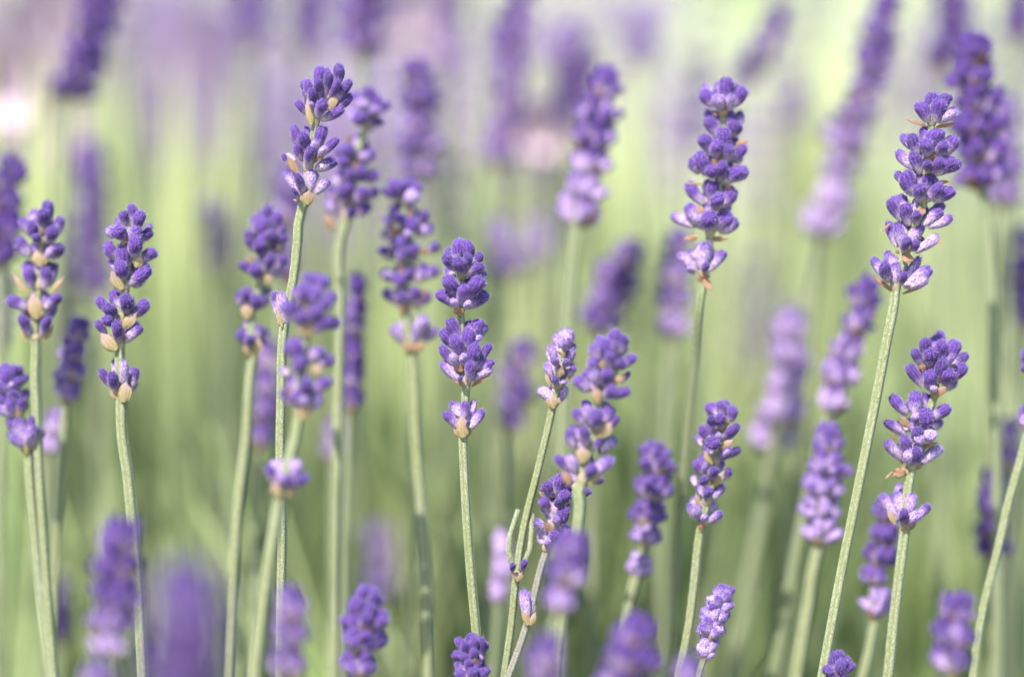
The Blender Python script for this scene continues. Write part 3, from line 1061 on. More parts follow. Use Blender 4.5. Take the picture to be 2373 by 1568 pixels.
handmade('soft purple lavender just behind the tallest one, round top cluster over a broad one', .034, (721.3, 180.3, 4.253), [
    (540, 500, 400, 380, .2, "480 290 440 130 130 .2 b, 600 240 580 90 140 .15 m, 640 330 640 170 110 .2 m, 520 330 530 230 120 .9 f, 700 330 750 240 90 .15 m, 650 380 660 290 110 .8 f, 460 480 460 370 120 .0 f, 540 470 540 380 100 .5 F, 650 500 660 390 120 .0 m, 590 520 590 430 110 .0 b, 410 420 390 330 100 .4 b", "550 400 560 320 110 .6 f"),
    (430, 820, 420, 250, .3, "280 800 250 690 130 .2 m, 380 800 390 690 130 .3 f, 500 740 490 650 110 .2 b, 520 850 560 750 110 .8 f, 570 860 640 730 100 .1 m, 320 900 310 800 110 .1 f", "440 900 460 830 160 .5 f, 370 640 380 560 110 .95 f"),
    (400, 1080, 440, 260, .2, "320 1010 310 900 110 .1 m, 410 1040 410 940 120 .4 F, 520 1020 520 920 120 .0 f, 620 1040 630 920 110 -.05 m, 230 1060 200 970 110 .3 b, 380 1140 370 1050 120 .3 f", "350 1260 370 1180 150 .95 f"),
    (340, 1420, 460, 330, .4, "200 1200 170 1070 110 .5 m, 330 1190 330 1080 120 .3 f, 500 1210 520 1090 130 .5 f, 600 1170 640 1080 100 .4 m, 200 1350 140 1210 110 .7 m, 400 1400 420 1280 120 .3 f, 520 1370 550 1230 120 .2 m, 300 1400 290 1280 110 .4 b", "230 1490 110 1330 160 .4 f"),
    ], [(792, 540), (788, 700), (784, 900), (780, 1200), (775, 1568)], 34, width=27)

handmade('long dark purple lavender between tallest and centre ones, its pale last cup set apart', .032, (846.7, 392, 3.571), [
    (320, 290, 280, 190, .1, "210 250 190 150 90 -.1 m, 260 230 250 140 90 .2 f, 330 200 330 100 110 .0 m, 420 210 430 120 90 .0 m, 270 290 270 200 100 -.2 b, 370 300 400 220 110 1.1 f", "380 390 380 320 90 .5 f"),
    (320, 530, 420, 220, .1, "240 400 230 310 90 .0 b, 200 480 140 410 90 .6 m, 290 470 300 380 100 .5 f, 420 500 400 420 130 -.2 f, 490 470 510 350 90 -.1 m, 450 570 550 490 90 .6 m, 180 590 170 520 90 -.2 b, 370 600 365 530 76 1.0 F", "250 550 250 470 150 .9 f"),
    (320, 760, 440, 200, .2, "170 720 130 640 90 .2 m, 270 660 260 580 110 .3 f, 300 770 300 690 110 .6 F, 410 720 400 640 100 .4 f, 600 680 610 620 80 .1 m, 420 770 400 700 90 -.2 b, 190 750 170 680 90 .6 b, 340 690 340 610 100 -.1 b", "480 710 500 650 110 .95 f"),
    (320, 970, 400, 160, .5, "200 930 150 840 90 .7 m, 300 960 290 900 110 .2 f, 370 920 380 850 90 .4 f, 480 930 510 800 110 .4 m, 560 890 590 820 90 .4 m, 250 940 240 880 90 .3 b", "310 850 310 780 110 .95 f"),
    (330, 1170, 420, 190, .4, "220 1090 150 1010 90 .4 m, 320 1110 310 1040 100 .5 f, 420 1080 410 1000 90 .5 f, 520 1110 550 1040 90 .1 m, 440 1140 430 1060 90 .0 b, 260 1120 240 1050 90 .3 b", "320 1190 290 1120 110 .8 f, 480 1050 520 990 90 .95 f"),
    (380, 1500, 400, 260, .8, "300 1440 220 1300 90 .75 m, 420 1440 420 1330 84 .5 m, 480 1370 500 1210 110 1.0 f, 530 1420 570 1300 90 .8 m, 360 1440 340 1340 80 1.0 b", "400 1500 280 1420 130 .6 f, 420 1500 500 1420 120 .7 f"),
    ], [(956, 830), (964, 1000), (978, 1200), (990, 1400), (992, 1568)], 35, width=27)

handmade('lavender right of centre topped by a star of buds, orange bract on lowest cup', .012, (1482.6, 138.8, 2.705), [
    (520, 340, 330, 220, .3, "540 280 542 115 90 .1 m, 470 270 405 165 66 .5 b, 440 300 388 195 80 .2 m, 600 300 665 190 88 .15 m, 500 320 482 232 84 .85 f, 555 330 580 240 62 .8 f, 630 260 672 175 60 .3 b", "520 350 518 318 80 .5 f, 490 348 450 335 40 .8 m"),
    (530, 500, 300, 170, .1, "480 500 430 360 84 .15 m, 440 380 430 320 60 -.3 b, 600 490 610 385 96 .0 m, 650 410 650 335 60 .2 b, 590 430 580 360 60 .3 b", "600 530 690 510 60 .7 m"),
    (520, 640, 330, 180, .1, "525 560 520 455 92 .1 f, 420 570 395 470 84 .15 m, 460 620 455 515 92 .5 f, 560 640 555 545 84 .3 f, 580 640 668 550 76 .1 m, 640 660 640 600 60 -.1 b, 400 620 390 580 60 -.3 b", "500 665 440 620 90 .85 f"),
    (500, 760, 390, 180, .1, "320 710 302 628 70 .3 m, 385 730 360 605 90 .1 f, 440 750 438 668 74 .1 f, 505 760 500 660 66 .1 F, 545 790 620 670 94 .05 f, 620 770 680 700 70 .4 m, 380 680 370 620 80 .1 b", "540 820 560 775 70 .8 m, 400 780 230 775 22 .7 m"),
    (470, 960, 340, 200, .2, "365 900 290 775 90 .1 m, 445 870 445 760 90 .1 m, 465 930 462 850 84 .05 F, 500 930 610 820 92 .15 m, 560 980 565 920 60 -.1 b, 400 890 400 830 60 -.1 b, 500 860 520 830 70 -.3 b", "400 1000 350 890 90 .45 f"),
    (440, 1100, 390, 200, .4, "300 1040 225 955 70 .5 b, 365 1030 290 915 84 .5 m, 410 1050 415 980 90 -.1 F, 450 1060 555 970 98 .35 f, 520 1090 615 1015 78 .5 m, 370 1040 360 990 60 1.0 f", "360 1110 250 1130 60 .8 m, 420 1120 580 1125 56 .85 m"),
    (400, 1370, 310, 250, .7, "330 1340 255 1200 64 .8 m, 390 1330 398 1140 78 .75 f, 400 1330 396 1285 52 .0 F, 440 1330 520 1190 76 .5 m, 340 1240 330 1190 50 .3 b, 330 1340 300 1310 40 1.1 f, 450 1250 470 1190 50 .6 b", "400 1370 345 1375 50 .9 m, 400 1372 450 1460 80 .8 f, 400 1370 400 1340 120 .95 f"),
    ], [(1625, 680), (1612, 830), (1594, 1000), (1570, 1250), (1550, 1568)], 36, width=23, dstem=.05)

low = handmade('lower right purple lavender with round top, shrivelled bract and a separate pale whorl', .006, (2007, 752.6, 3.125), [
    (500, 400, 440, 300, .1, "410 190 405 95 84 .1 m, 360 280 345 170 84 .1 m, 440 290 440 165 100 .15 f, 510 180 500 80 80 .2 b, 560 150 565 60 70 .1 b, 530 250 535 110 92 .3 f, 625 230 650 115 98 .1 m, 640 290 735 220 72 .2 m, 600 290 590 220 60 .8 f", "400 330 400 270 90 .8 f"),
    (500, 510, 440, 250, .1, "370 440 305 290 88 .05 m, 430 470 430 340 100 .1 f, 520 400 520 250 96 -.15 F, 590 420 590 310 100 .1 f, 640 370 730 300 84 .05 m, 600 470 670 390 90 -.2 b, 480 500 470 440 60 1.1 f", "480 520 600 420 100 .6 f"),
    (400, 720, 460, 230, .1, "250 640 175 520 80 .2 m, 330 660 340 490 106 .3 f, 460 630 490 540 90 -.2 b, 500 680 600 590 88 .05 m, 520 790 530 690 84 .05 b, 420 770 430 650 120 -.1 F, 330 690 330 640 60 1.1 f", "300 730 210 650 110 .5 f"),
    (390, 870, 430, 200, .4, "240 790 145 680 74 .5 m, 340 840 335 750 84 .1 f, 260 740 255 710 60 -.2 b, 470 830 450 760 90 1.0 f, 400 860 380 800 80 1.0 f", "400 885 530 840 60 .8 f, 220 830 150 770 34 .8 m"),
    (330, 1040, 420, 200, .6, "220 960 130 840 72 .6 m, 280 920 270 800 90 .35 f, 290 1000 290 920 80 1.1 f, 350 1010 365 905 84 .0 F, 420 1010 530 870 76 .85 m, 240 990 230 920 70 1.0 b", "300 1050 240 1010 60 .8 m, 350 1040 420 1000 60 .7 m"),
    (280, 1480, 380, 300, .6, "230 1300 235 1160 62 .6 b, 300 1370 352 1225 84 .8 m, 190 1410 115 1225 76 .6 m, 245 1440 245 1335 66 .1 F, 370 1420 450 1300 66 .55 m, 310 1450 330 1360 90 1.1 f, 330 1300 310 1260 50 .9 b", "200 1440 130 1300 70 .0 f, 290 1490 380 1400 70 .8 m, 270 1490 240 1440 60 .85 f"),
    ], [(2094, 1250), (2084, 1330), (2070, 1450), (2058, 1568)], 37, width=28)
extra(low, .006, 2100, 1098, [], [(2094, 1086, 2062, 1106, 40, .7), (2092, 1098, 2064, 1084, 34, .9), (2066, 1092, 2044, 1112, 10, .5)], 6)

handmade('small neat lavender at the lower right of centre, four violet tiers above a pale base', .010, (1560.2, 909.4, 4.545), [
    (510, 380, 380, 280, .2, "500 210 495 95 100 .15 m, 640 300 635 150 104 .1 m, 380 370 375 240 92 .05 f, 470 370 460 240 110 .1 f, 550 260 545 180 60 .7 b, 450 240 450 190 60 .9 b", "560 340 570 270 80 .2 f"),
    (480, 580, 440, 260, .2, "300 470 260 365 84 .1 m, 350 470 340 400 80 .7 b, 520 460 680 360 110 .1 f, 480 500 470 440 60 1.1 f, 290 560 275 480 76 .3 b, 410 590 400 480 140 -.1 F", "480 590 660 470 130 .1 f, 430 400 430 370 90 .3 f"),
    (440, 740, 460, 200, .2, "500 700 570 610 90 .1 f, 600 690 680 570 90 -.05 m, 340 730 300 660 80 -.3 b, 470 780 520 710 80 -.3 b, 520 680 560 610 60 1.1 F", "400 745 300 580 140 .05 f"),
    (410, 960, 440, 240, .3, "260 840 205 730 86 .1 m, 320 840 310 760 70 .9 f, 400 900 400 780 104 .15 F, 560 920 600 800 96 .2 m, 290 1000 275 880 96 .2 f, 220 990 200 900 76 .6 b", "400 1000 560 780 120 .05 f"),
    (350, 1180, 400, 250, .4, "330 1110 345 1000 96 .1 f, 430 1130 530 970 92 .4 m, 250 1180 235 1120 70 .0 b, 400 1040 400 980 70 .5 b", "260 1190 220 1020 90 .05 f"),
    (300, 1400, 400, 240, .8, "190 1310 140 1180 80 .7 m, 240 1340 240 1210 100 .9 f, 350 1310 400 1180 92 .55 b, 410 1380 480 1250 96 .9 f, 300 1350 320 1290 70 1.1 F", "290 1440 290 1360 130 .8 f"),
    ], [(1621, 1240), (1612, 1320), (1598, 1440), (1574, 1568)], 38, width=23)

handmade('broad soft lavender right of centre whose thick bent stem crosses before another head', -.015, (1223, 752.6, 2.941), [
    (560, 370, 340, 300, .3, "570 130 575 30 90 .2 m, 655 160 658 60 80 .3 m, 500 190 495 90 74 .3 b, 530 200 520 120 90 .2 f, 600 190 595 110 60 .7 f, 455 240 448 130 84 .5 m, 430 330 420 230 90 .3 m, 560 280 570 180 80 .3 f, 660 300 720 200 66 .2 m, 630 290 640 230 80 .0 f, 690 260 740 220 60 .4 b", "510 300 510 220 90 .1 f"),
    (480, 510, 380, 260, .3, "380 460 335 350 84 .4 m, 540 400 545 290 90 .2 f, 460 410 460 320 70 .9 f, 550 510 600 410 96 .2 f, 600 520 695 440 76 .05 m, 660 390 690 320 40 .1 b", "470 530 460 400 110 .35 f, 580 400 690 320 76 .3 f"),
    (470, 740, 320, 220, .3, "340 680 315 580 66 .2 m, 400 690 400 560 76 .8 f, 400 560 400 510 66 .0 b, 460 710 450 600 84 .15 F, 510 680 560 560 86 .4 m, 590 720 615 620 50 .1 m", "480 760 590 640 130 .05 f"),
    (390, 920, 360, 240, .4, "290 830 260 720 70 .35 m, 385 820 385 700 78 .5 f, 470 850 480 770 60 .2 m, 530 850 590 760 90 .5 b, 540 880 550 840 50 -.3 b", "370 935 375 800 150 .05 f"),
    (370, 1090, 400, 240, .3, "225 980 205 880 72 .0 m, 300 1000 280 880 74 .9 m, 420 1040 430 950 80 .15 f, 470 1030 540 900 90 .7 f, 540 990 570 890 50 .1 m, 450 1080 510 1050 60 -.2 b", "280 1080 230 970 90 .6 f, 420 1080 540 940 90 .05 f"),
    ], [(1346, 1120), (1344, 1170), (1338, 1230), (1322, 1320), (1300, 1450), (1290, 1568)], 39, width=29)

lil = handmade('dark violet lavender half hidden behind a thick bent stem, on a greyish lilac stalk', .004, (1223, 752.6, 2.941), [
    (330, 1120, 200, 120, .1, "380 1190 405 1110 70 -.1 m, 310 1180 310 1090 70 -.2 b, 270 1180 250 1140 70 -.1 b", ""),
    (230, 1240, 260, 230, .1, "135 1160 120 1065 84 .0 m, 205 1160 205 1020 84 .2 f, 260 1210 255 1130 90 -.05 f, 100 1290 90 1180 80 .1 m, 190 1250 190 1180 56 .1 F, 160 1310 150 1200 60 1.0 b", "110 1180 60 1110 26 .4 m"),
    (180, 1390, 260, 230, .4, "240 1370 240 1260 88 .0 f, 150 1370 150 1260 70 1.0 b, 260 1290 280 1220 60 -.2 b, 110 1440 45 1320 70 .6 m, 210 1360 200 1300 60 .9 f", "170 1400 90 1330 60 .8 f"),
    (130, 1540, 260, 160, .7, "190 1470 185 1390 74 .2 F, 270 1460 280 1370 66 .8 m, 100 1490 60 1400 66 1.0 b, 140 1520 130 1440 60 1.1 f", ""),
    ], [(1258, 1300), (1236, 1390), (1220, 1450), (1200, 1510), (1178, 1568)], 40, width=19, mat=STEM_LILAC)
extra(lil, .004, 1224, 1444, [(1222, 1436, 1214, 1366, 26, .75, 1), (1234, 1430, 1232, 1372, 20, .8, 0)], [(1222, 1446, 1212, 1392, 30, .1), (1228, 1446, 1244, 1410, 22, .1)], 7)

fork = handmade('slender pale lavender tip with a yellow green cup, its stem forked low down', .005, (1223, 752.6, 2.941), [
    (240, 190, 180, 110, .7, "230 150 215 85 50 .8 m, 280 150 290 90 50 .6 m, 250 180 250 120 50 .9 f, 290 190 310 130 44 .3 b", "240 220 240 160 60 .05 f"),
    (220, 320, 220, 160, .7, "170 220 155 140 56 .8 m, 300 240 315 170 50 .8 m, 190 280 180 220 50 .7 f, 260 280 265 230 50 .7 f, 150 250 140 180 40 .9 b", "215 350 220 280 100 .0 f, 300 250 340 150 26 .3 m, 160 220 136 130 22 .1 m"),
    (200, 430, 220, 160, .8, "150 350 125 270 56 .8 m, 190 420 185 350 50 .5 f, 230 410 245 370 46 .7 m, 280 350 310 280 44 .5 m", "150 420 110 300 44 .0 m, 250 390 330 300 40 .2 m"),
    (170, 560, 110, 100, 1.0, "180 500 180 440 44 1.1 b", "172 565 170 450 105 .0 f, 185 555 225 480 60 .0 m, 155 555 125 480 60 .0 m"),
    ], [(1268, 1000), (1244, 1100), (1214, 1220), (1198, 1320), (1186, 1440), (1168, 1568)], 41, width=19)
for a, bq, c_ in (((1196, 1334), (1178, 1270), (1200, 1180)), ((1202, 1334), (1228, 1270), (1232, 1190))):
    pp = smooth_path([at(*a, .006), at(*bq, .004), at(*c_, .006)], .003)
    mb_ = MB()
    tube(mb_, [p - fork.location for p in pp], [.0009 - .0004 * i / len(pp) for i in range(len(pp))], 10, False)
    link('side_shoot', mb_.mesh('side_shoot', [STEM]), fork, loc=(0, 0, 0))
extra(fork, .004, 1198, 1338, [(1188, 1322, 1185, 1300, 15, -.3, 2), (1208, 1320, 1214, 1295, 15, -.3, 2)], [(1198, 1344, 1186, 1318, 20, .0), (1199, 1344, 1212, 1318, 20, .0)], 8)
stalk('soft mauve lavender at the lower middle right with a small separate pale cup', .030,
      [(1516, 1100, 104, 72, .35), (1510, 1160, 112, 70, .35), (1498, 1220, 100, 66, .4), (1494, 1262, 84, 56, .7), (1474, 1338, 68, 66, .95)],
      [(1468, 1355), (1455, 1430), (1440, 1568)], brown=.1, width=28)
stalk('small pale lilac lavender bud spike low right, above a green cup', .002,
      [(1662, 1418, 66, 62, .6), (1652, 1446, 74, 60, .6), (1642, 1480, 72, 60, .7), (1630, 1530, 46, 62, .9)],
      [(1622, 1552), (1612, 1600)], brown=.0, width=16)
stalk('sharp violet lavender tip just rising over the bottom edge under the centre stalk', -.004,
      [(1094, 1540, 96, 66, .0), (1092, 1580, 102, 60, .1), (1090, 1630, 90, 50, .2)], [(1090, 1660), (1090, 1700)], brown=.4)
stalk('tiny violet lavender tip just rising over the bottom edge at the right', .0,
      [(1938, 1568, 84, 58, .15), (1936, 1610, 92, 56, .2)], [(1934, 1650), (1930, 1700)], brown=.4)
stalk('lavender leaning in from the right edge on a thin yellow green stem', .014,
      [(2386, 870, 60, 60, .1), (2380, 1000, 58, 70, .5)],
      [(2372, 1036), (2340, 1150), (2308, 1290), (2280, 1400), (2262, 1500), (2255, 1568)], brown=.3, width=22)
stalk('lavender at the left edge with its lowest cup of three buds wide open', .018,
      [(26, 912, 92, 66, .15), (40, 966, 104, 70, .35), (68, 1044, 104, 86, .5)],
      [(68, 1062), (78, 1200), (95, 1380), (118, 1568)], brown=.1, width=23)
stalk('narrow lavender with a pale base hidden behind the low right stem', .032,
      [(2052, 1210, 90, 60, .3), (2044, 1262, 84, 60, .1), (2034, 1310, 98, 60, .25), (2022, 1352, 70, 50, .5), (2030, 1430, 84, 70, .8)],
      [(2024, 1450), (2012, 1510), (1998, 1568)], brown=.7, width=24)

# ------------------------------------------------------------------ in front of the focal plane
handmade('large soft lavender in front of the tallest stem, with a far lower lilac cup', -.028, (595.8, 611.5, 2.778), [
    (340, 290, 360, 260, .3, "350 160 345 60 90 .2 m, 420 170 425 80 90 .2 m, 310 250 310 160 90 .1 f, 240 230 240 160 80 .5 m, 470 270 490 180 84 .4 m, 380 260 380 180 90 .5 f, 440 300 470 230 90 .1 f, 180 330 165 270 70 .3 b", "320 300 325 240 80 .5 f"),
    (320, 460, 400, 230, .2, "210 370 200 240 100 .1 m, 370 370 375 280 90 .15 F, 300 390 300 310 84 .3 f, 390 440 450 350 90 .3 f, 430 420 525 350 80 .05 m, 270 330 270 260 80 .4 b", "320 465 310 360 160 .3 f"),
    (280, 700, 300, 240, .3, "215 600 205 520 60 .2 m, 275 620 280 500 80 .2 f, 275 530 275 485 60 -.3 b, 370 620 415 530 84 .4 m, 440 660 470 590 76 .2 m, 270 720 270 620 90 .1 F, 160 740 150 670 54 .2 b", "350 720 430 630 100 .1 f"),
    (270, 980, 340, 290, .3, "180 890 155 810 60 .3 m, 250 900 250 820 80 .2 f, 330 850 320 750 96 .0 F, 380 810 455 720 84 .2 m, 370 930 425 850 84 .8 m, 220 800 210 730 70 .9 b, 300 900 320 850 80 1.0 f", "300 1000 330 870 150 .1 f, 210 820 210 770 70 .8 f"),
    (150, 1490, 270, 240, .9, "90 1400 75 1290 66 .3 m, 160 1340 160 1265 60 .4 b, 220 1450 225 1365 66 .1 f, 270 1360 275 1260 84 1.0 m, 280 1430 310 1350 66 .1 f, 180 1420 180 1350 70 1.0 f", "140 1500 115 1370 120 .1 f, 200 1490 250 1420 100 .3 f"),
    ], [(645, 1170), (632, 1250), (610, 1400), (590, 1568)], 42, width=31)
stalk('blurred purple lavender in front at the lower left with a tan patch near its foot', -.062,
      [(276, 1285, 122, 86, .15), (270, 1345, 155, 90, .1), (264, 1410, 150, 84, .15), (252, 1470, 135, 76, .5), (250, 1520, 110, 60, .9)],
      [(250, 1560), (248, 1620)], brown=.2, width=30)
stalk('huge shapeless purple lavender head nearest the lens at the bottom left', -.15,
      [(430, 1450, 190, 150, .12), (430, 1530, 230, 130, .1), (430, 1620, 240, 130, .15), (425, 1700, 220, 120, .15)], [(425, 1740), (425, 1840)], width=40)
stalk('blurred light violet lavender in front, low between the thick left stems', -.062,
      [(672, 1440, 92, 80, .4), (668, 1500, 112, 80, .35), (662, 1570, 112, 80, .45)], [(660, 1640), (660, 1700)], width=30)
stalk('soft purple lavender rising from the bottom edge left of the centre stalk', -.022,
      [(848, 1420, 96, 60, .2), (844, 1462, 122, 70, .15), (836, 1510, 122, 70, .2), (828, 1568, 110, 70, .4)], [(826, 1620), (824, 1700)], brown=.5,
      group=GROUP_FRONT)
stalk('blurred mauve lavender in front that hides the foot of the thick bent stem', -.055,
      [(1316, 1300, 108, 72, .3), (1308, 1362, 128, 80, .3), (1290, 1420, 104, 70, .6)], [(1280, 1450), (1262, 1568)], brown=.1, width=26)
stalk('blurred round lavender head cut by the bottom edge right of the centre stalk', -.075,
      [(1264, 1560, 110, 90, .4), (1260, 1620, 116, 80, .4)], [(1258, 1680), (1256, 1750)], width=30)
stalk('wide blurred purple lavender head at the bottom edge, under the soft mauve one', -.055,
      [(1462, 1500, 130, 80, .3), (1450, 1560, 158, 86, .25), (1430, 1620, 150, 80, .3)], [(1425, 1680), (1420, 1750)], width=30)
stalk('blurred oval purple lavender head at the bottom near the right edge', -.045,
      [(2214, 1440, 104, 70, .3), (2206, 1500, 122, 80, .25), (2200, 1562, 118, 76, .35)], [(2196, 1620), (2190, 1700)], width=28, parts=False)
stalk('faint out of focus purple tip at the bottom edge beside the small pale bud spike', -.07,
      [(1590, 1590, 70, 70, .4), (1588, 1640, 90, 60, .4)], [(1586, 1700), (1584, 1760)], width=26)
stalk('blurred purple lavender cut by the bottom left edge under the tan-footed one', -.08,
      [(225, 1600, 100, 70, .4), (222, 1660, 110, 60, .4)], [(220, 1720), (218, 1780)], width=26)

# ------------------------------------------------------------------ behind the focal plane
def spike(label, d, x0, y0, x1, y1, wd, n, pale, stem, taper=.8, **kw):
    d = d if d < .06 else (.06 + (d - .06) * 1.25)
    """a blurred spike: n whorls from its tip (x0, y0) down to its foot (x1, y1)"""
    wh = []
    gap = (y1 - y0) / n
    r = random.Random(int(x0 * 3 + y0))
    for i in range(n):
        t = (i + 1) / n
        wi = wd * (taper if i == 0 else 1.0) * r.uniform(.85, 1.15) * (1.2 if d > .07 else 1.0)
        p = pale if not isinstance(pale, tuple) else pale[0] + (pale[1] - pale[0]) * t
        wh.append((x0 + (x1 - x0) * t + r.uniform(-.07, .07) * wd, y0 + gap * (i + 1), wi, gap * 1.30, p))
    return stalk(label, d, wh, stem, width=kw.pop('width', 26), **kw)


spike('upright soft lavender column with two orange glints, behind and right of the tallest stalk', .085, 972, 150, 970, 415, 112, 5, (.15, .45), [(968, 480), (962, 800), (958, 1200), (955, 1568)], brown=.9)
spike('long narrow blurred lavender running out of the top edge above the centre stalk', .12, 1206, -60, 1158, 385, 96, 7, (.1, .5), [(1150, 460), (1135, 800), (1120, 1200), (1110, 1568)], brown=.9)
spike('tall soft lavender with a paler foot and wide pale stem, upper middle right', .052, 1402, 172, 1342, 525, 122, 6, (.2, .65), [(1330, 580), (1318, 740), (1310, 900), (1300, 1200), (1290, 1568)], brown=.8, width=34)
spike('blurred mauve lavender close behind the left shoulder of the tall soft one', .14, 1340, 78, 1330, 310, 118, 4, .3, [(1300, 420), (1290, 800), (1285, 1200), (1280, 1568)])
spike('small grey violet lavender smudge at the top, right of the tall soft one', .19, 1478, 30, 1486, 160, 84, 3, .4, [(1490, 300), (1500, 700), (1510, 1200), (1510, 1568)])
spike('slanting purple lavender smear at the top, just right of the star-topped one', .13, 1806, 22, 1722, 195, 72, 4, .15, [(1700, 260), (1660, 600), (1640, 1000), (1620, 1568)])
spike('long slanting violet lavender smear at upper right fading into a pinkish foot', .10, 2058, -10, 1935, 420, 100, 7, (.05, .5), [(1900, 520), (1860, 800), (1830, 1200), (1800, 1568)], brown=.8)
spike('pale pinkish lavender foot below the long slanting smear', .10, 1930, 430, 1900, 550, 110, 2, .9, [(1890, 640), (1860, 900), (1840, 1300), (1830, 1568)], brown=.8)
spike('dark indigo lavender close behind the top of the tall right one', .048, 2250, 92, 2284, 440, 150, 6, (.0, .2), [(2288, 500), (2300, 800), (2310, 1200), (2310, 1568)], brown=.8, parts=False)
spike('dusky blurred lavender at the top edge above the dark indigo one', .12, 2210, -60, 2190, 160, 104, 4, .15, [(2185, 300), (2180, 700), (2180, 1200), (2180, 1568)])
spike('faded lilac lavender blur between the dark indigo one and the right edge', .09, 2335, 240, 2325, 480, 96, 4, .5, [(2320, 560), (2310, 900), (2300, 1568)])
spike('soft lavender leaning right with a brown and lilac foot, in the right third', .050, 2012, 655, 1918, 960, 104, 5, (.15, .7), [(1910, 990), (1880, 1100), (1840, 1300), (1790, 1568)], brown=.9, width=28)
spike('pinkish blurred lavender on a broad pale stem left of the leaning one', .080, 1838, 730, 1812, 985, 96, 4, (.5, .9), [(1800, 1010), (1768, 1180), (1740, 1350), (1700, 1568)], width=34)
spike('short pale whorl under the pinkish blurred lavender', .085, 1792, 985, 1788, 1048, 100, 1, 1.0, [(1780, 1070), (1750, 1250), (1690, 1568)], taper=1)
spike('mauve oval lavender with a yellow green cup, left of the tall right stem', .034, 1926, 1000, 1898, 1262, 112, 5, (.3, .9), [(1890, 1290), (1872, 1400), (1845, 1568)], brown=.05, width=32)
spike('dim violet lavender low at the right, crossed by the thin stem from the edge', .058, 2290, 1098, 2310, 1300, 96, 4, .2, [(2306, 1400), (2300, 1568)])
spike('small soft lavender oval with a tan foot between the two leftmost stalks', .038, 176, 748, 160, 932, 80, 4, (.2, .6), [(152, 960), (140, 1100), (130, 1300), (120, 1568)], brown=.1, width=20)
spike('lilac bud cluster half hidden behind the wide open cup at the left', .055, 128, 962, 112, 1055, 58, 2, .7, [(110, 1090), (105, 1300), (110, 1568)], width=22)
spike('dark purple lavender cut by the left edge in the upper half', .060, 14, 375, 8, 620, 112, 4, .05, [(5, 700), (0, 1000), (-5, 1568)])
spike('dull purple lavender at the left edge beneath the dark one', .070, 2, 640, -4, 820, 60, 3, .3, [(-6, 900), (-10, 1200), (-10, 1568)])
spike('faded violet lavender blur above and between the two leftmost stalks', .13, 215, 345, 225, 690, 92, 6, .25, [(228, 760), (235, 1000), (240, 1568)])
spike('dark slanting lavender blur at the top left', .10, 248, -20, 160, 235, 125, 5, .05, [(150, 330), (130, 700), (120, 1568)])
spike('big mauve blurred lavender at the top edge above the soft one behind the tallest', .11, 850, -60, 842, 130, 120, 3, .25, [(838, 260), (830, 800), (820, 1568)], brown=.9)
spike('broad faint violet lavender at the top edge left of the tallest stalk', .17, 585, -80, 575, 110, 120, 3, .3, [(570, 300), (560, 800), (550, 1568)])
spike('faint greyish lavender at the top edge just left of the tallest stalk', .19, 720, -60, 705, 120, 110, 3, .35, [(700, 300), (690, 800), (680, 1568)])
spike('thin dim lavender blur at the top edge between two purple columns', .15, 1050, -80, 1040, 170, 66, 4, .3, [(1035, 300), (1030, 800), (1025, 1568)])
spike('violet lavender blur between the compact dark one and the tallest stem', .075, 668, 400, 655, 660, 80, 4, .3, [(650, 760), (645, 1000), (640, 1568)])
spike('dim violet smudge of lavender left of the compact dark one', .15, 498, 475, 505, 625, 82, 3, .4, [(508, 760), (515, 1100), (520, 1568)])
spike('narrow blurred lavender right behind the big soft one in front of the tallest stem', .050, 830, 655, 812, 960, 68, 5, .25, [(808, 1020), (800, 1250), (795, 1568)], width=20)
spike('pale violet lavender blur level with the top of the centre stalk, to its right', .12, 1170, 525, 1162, 650, 86, 2, .55, [(1160, 760), (1150, 1100), (1140, 1568)])
spike('fainter lilac blur of lavender beside the pale violet one', .16, 1240, 515, 1235, 615, 76, 2, .6, [(1232, 760), (1220, 1100), (1210, 1568)])
spike('blurred violet lavender right of the centre stalk at mid height', .085, 1198, 800, 1186, 1000, 80, 4, .25, [(1185, 1060), (1180, 1250), (1175, 1568)])
spike('blurred lavender mass above the broad soft one, drifting down to the left', .085, 1460, 568, 1390, 770, 112, 4, .35, [(1380, 850), (1370, 1100), (1370, 1568)], width=28)
spike('blurred violet lavender just left of the stem of the star-topped one', .085, 1568, 545, 1555, 785, 88, 4, (.2, .7), [(1550, 860), (1540, 1100), (1530, 1568)])
spike('reddish purple lavender blur tucked left of the big stems at mid height', .065, 618, 800, 604, 1040, 72, 4, .3, [(600, 1120), (595, 1300), (590, 1568)], brown=1)
spike('faint mauve lavender blur low between the left and centre stems', .14, 890, 1225, 880, 1390, 74, 3, .5, [(878, 1450), (875, 1568)])
spike('dim grey violet smudge of lavender at the upper right of the star-topped one', .20, 1858, 190, 1856, 300, 70, 2, .3, [(1855, 500), (1850, 1000), (1850, 1568)])
spike('nearly black violet lavender blur in the top right corner', .13, 2362, -40, 2356, 95, 70, 3, .0, [(2355, 300), (2350, 900), (2350, 1568)])
spike('dark dusky lavender smudge low at the left between two stems', .10, 140, 1345, 136, 1490, 70, 3, .1, [(135, 1568), (135, 1650)])
spike('pale pinkish bud of lavender beside the forked stem', .055, 1166, 1245, 1155, 1400, 48, 3, .95, [(1152, 1430), (1140, 1568)], width=20)
spike('purple lavender blur cut by the right edge at mid height', .085, 2372, 540, 2368, 770, 56, 4, .2, [(2366, 850), (2362, 1200), (2360, 1568)])
spike('small lilac lavender blur near the right edge above the dim violet one', .075, 2340, 985, 2334, 1085, 60, 2, .5, [(2330, 1200), (2325, 1568)])
spike('small faint lavender whorl right of the large soft one near the left stems', .08, 784, 990, 780, 1070, 62, 1, .6, [(778, 1200), (775, 1568)], taper=1)

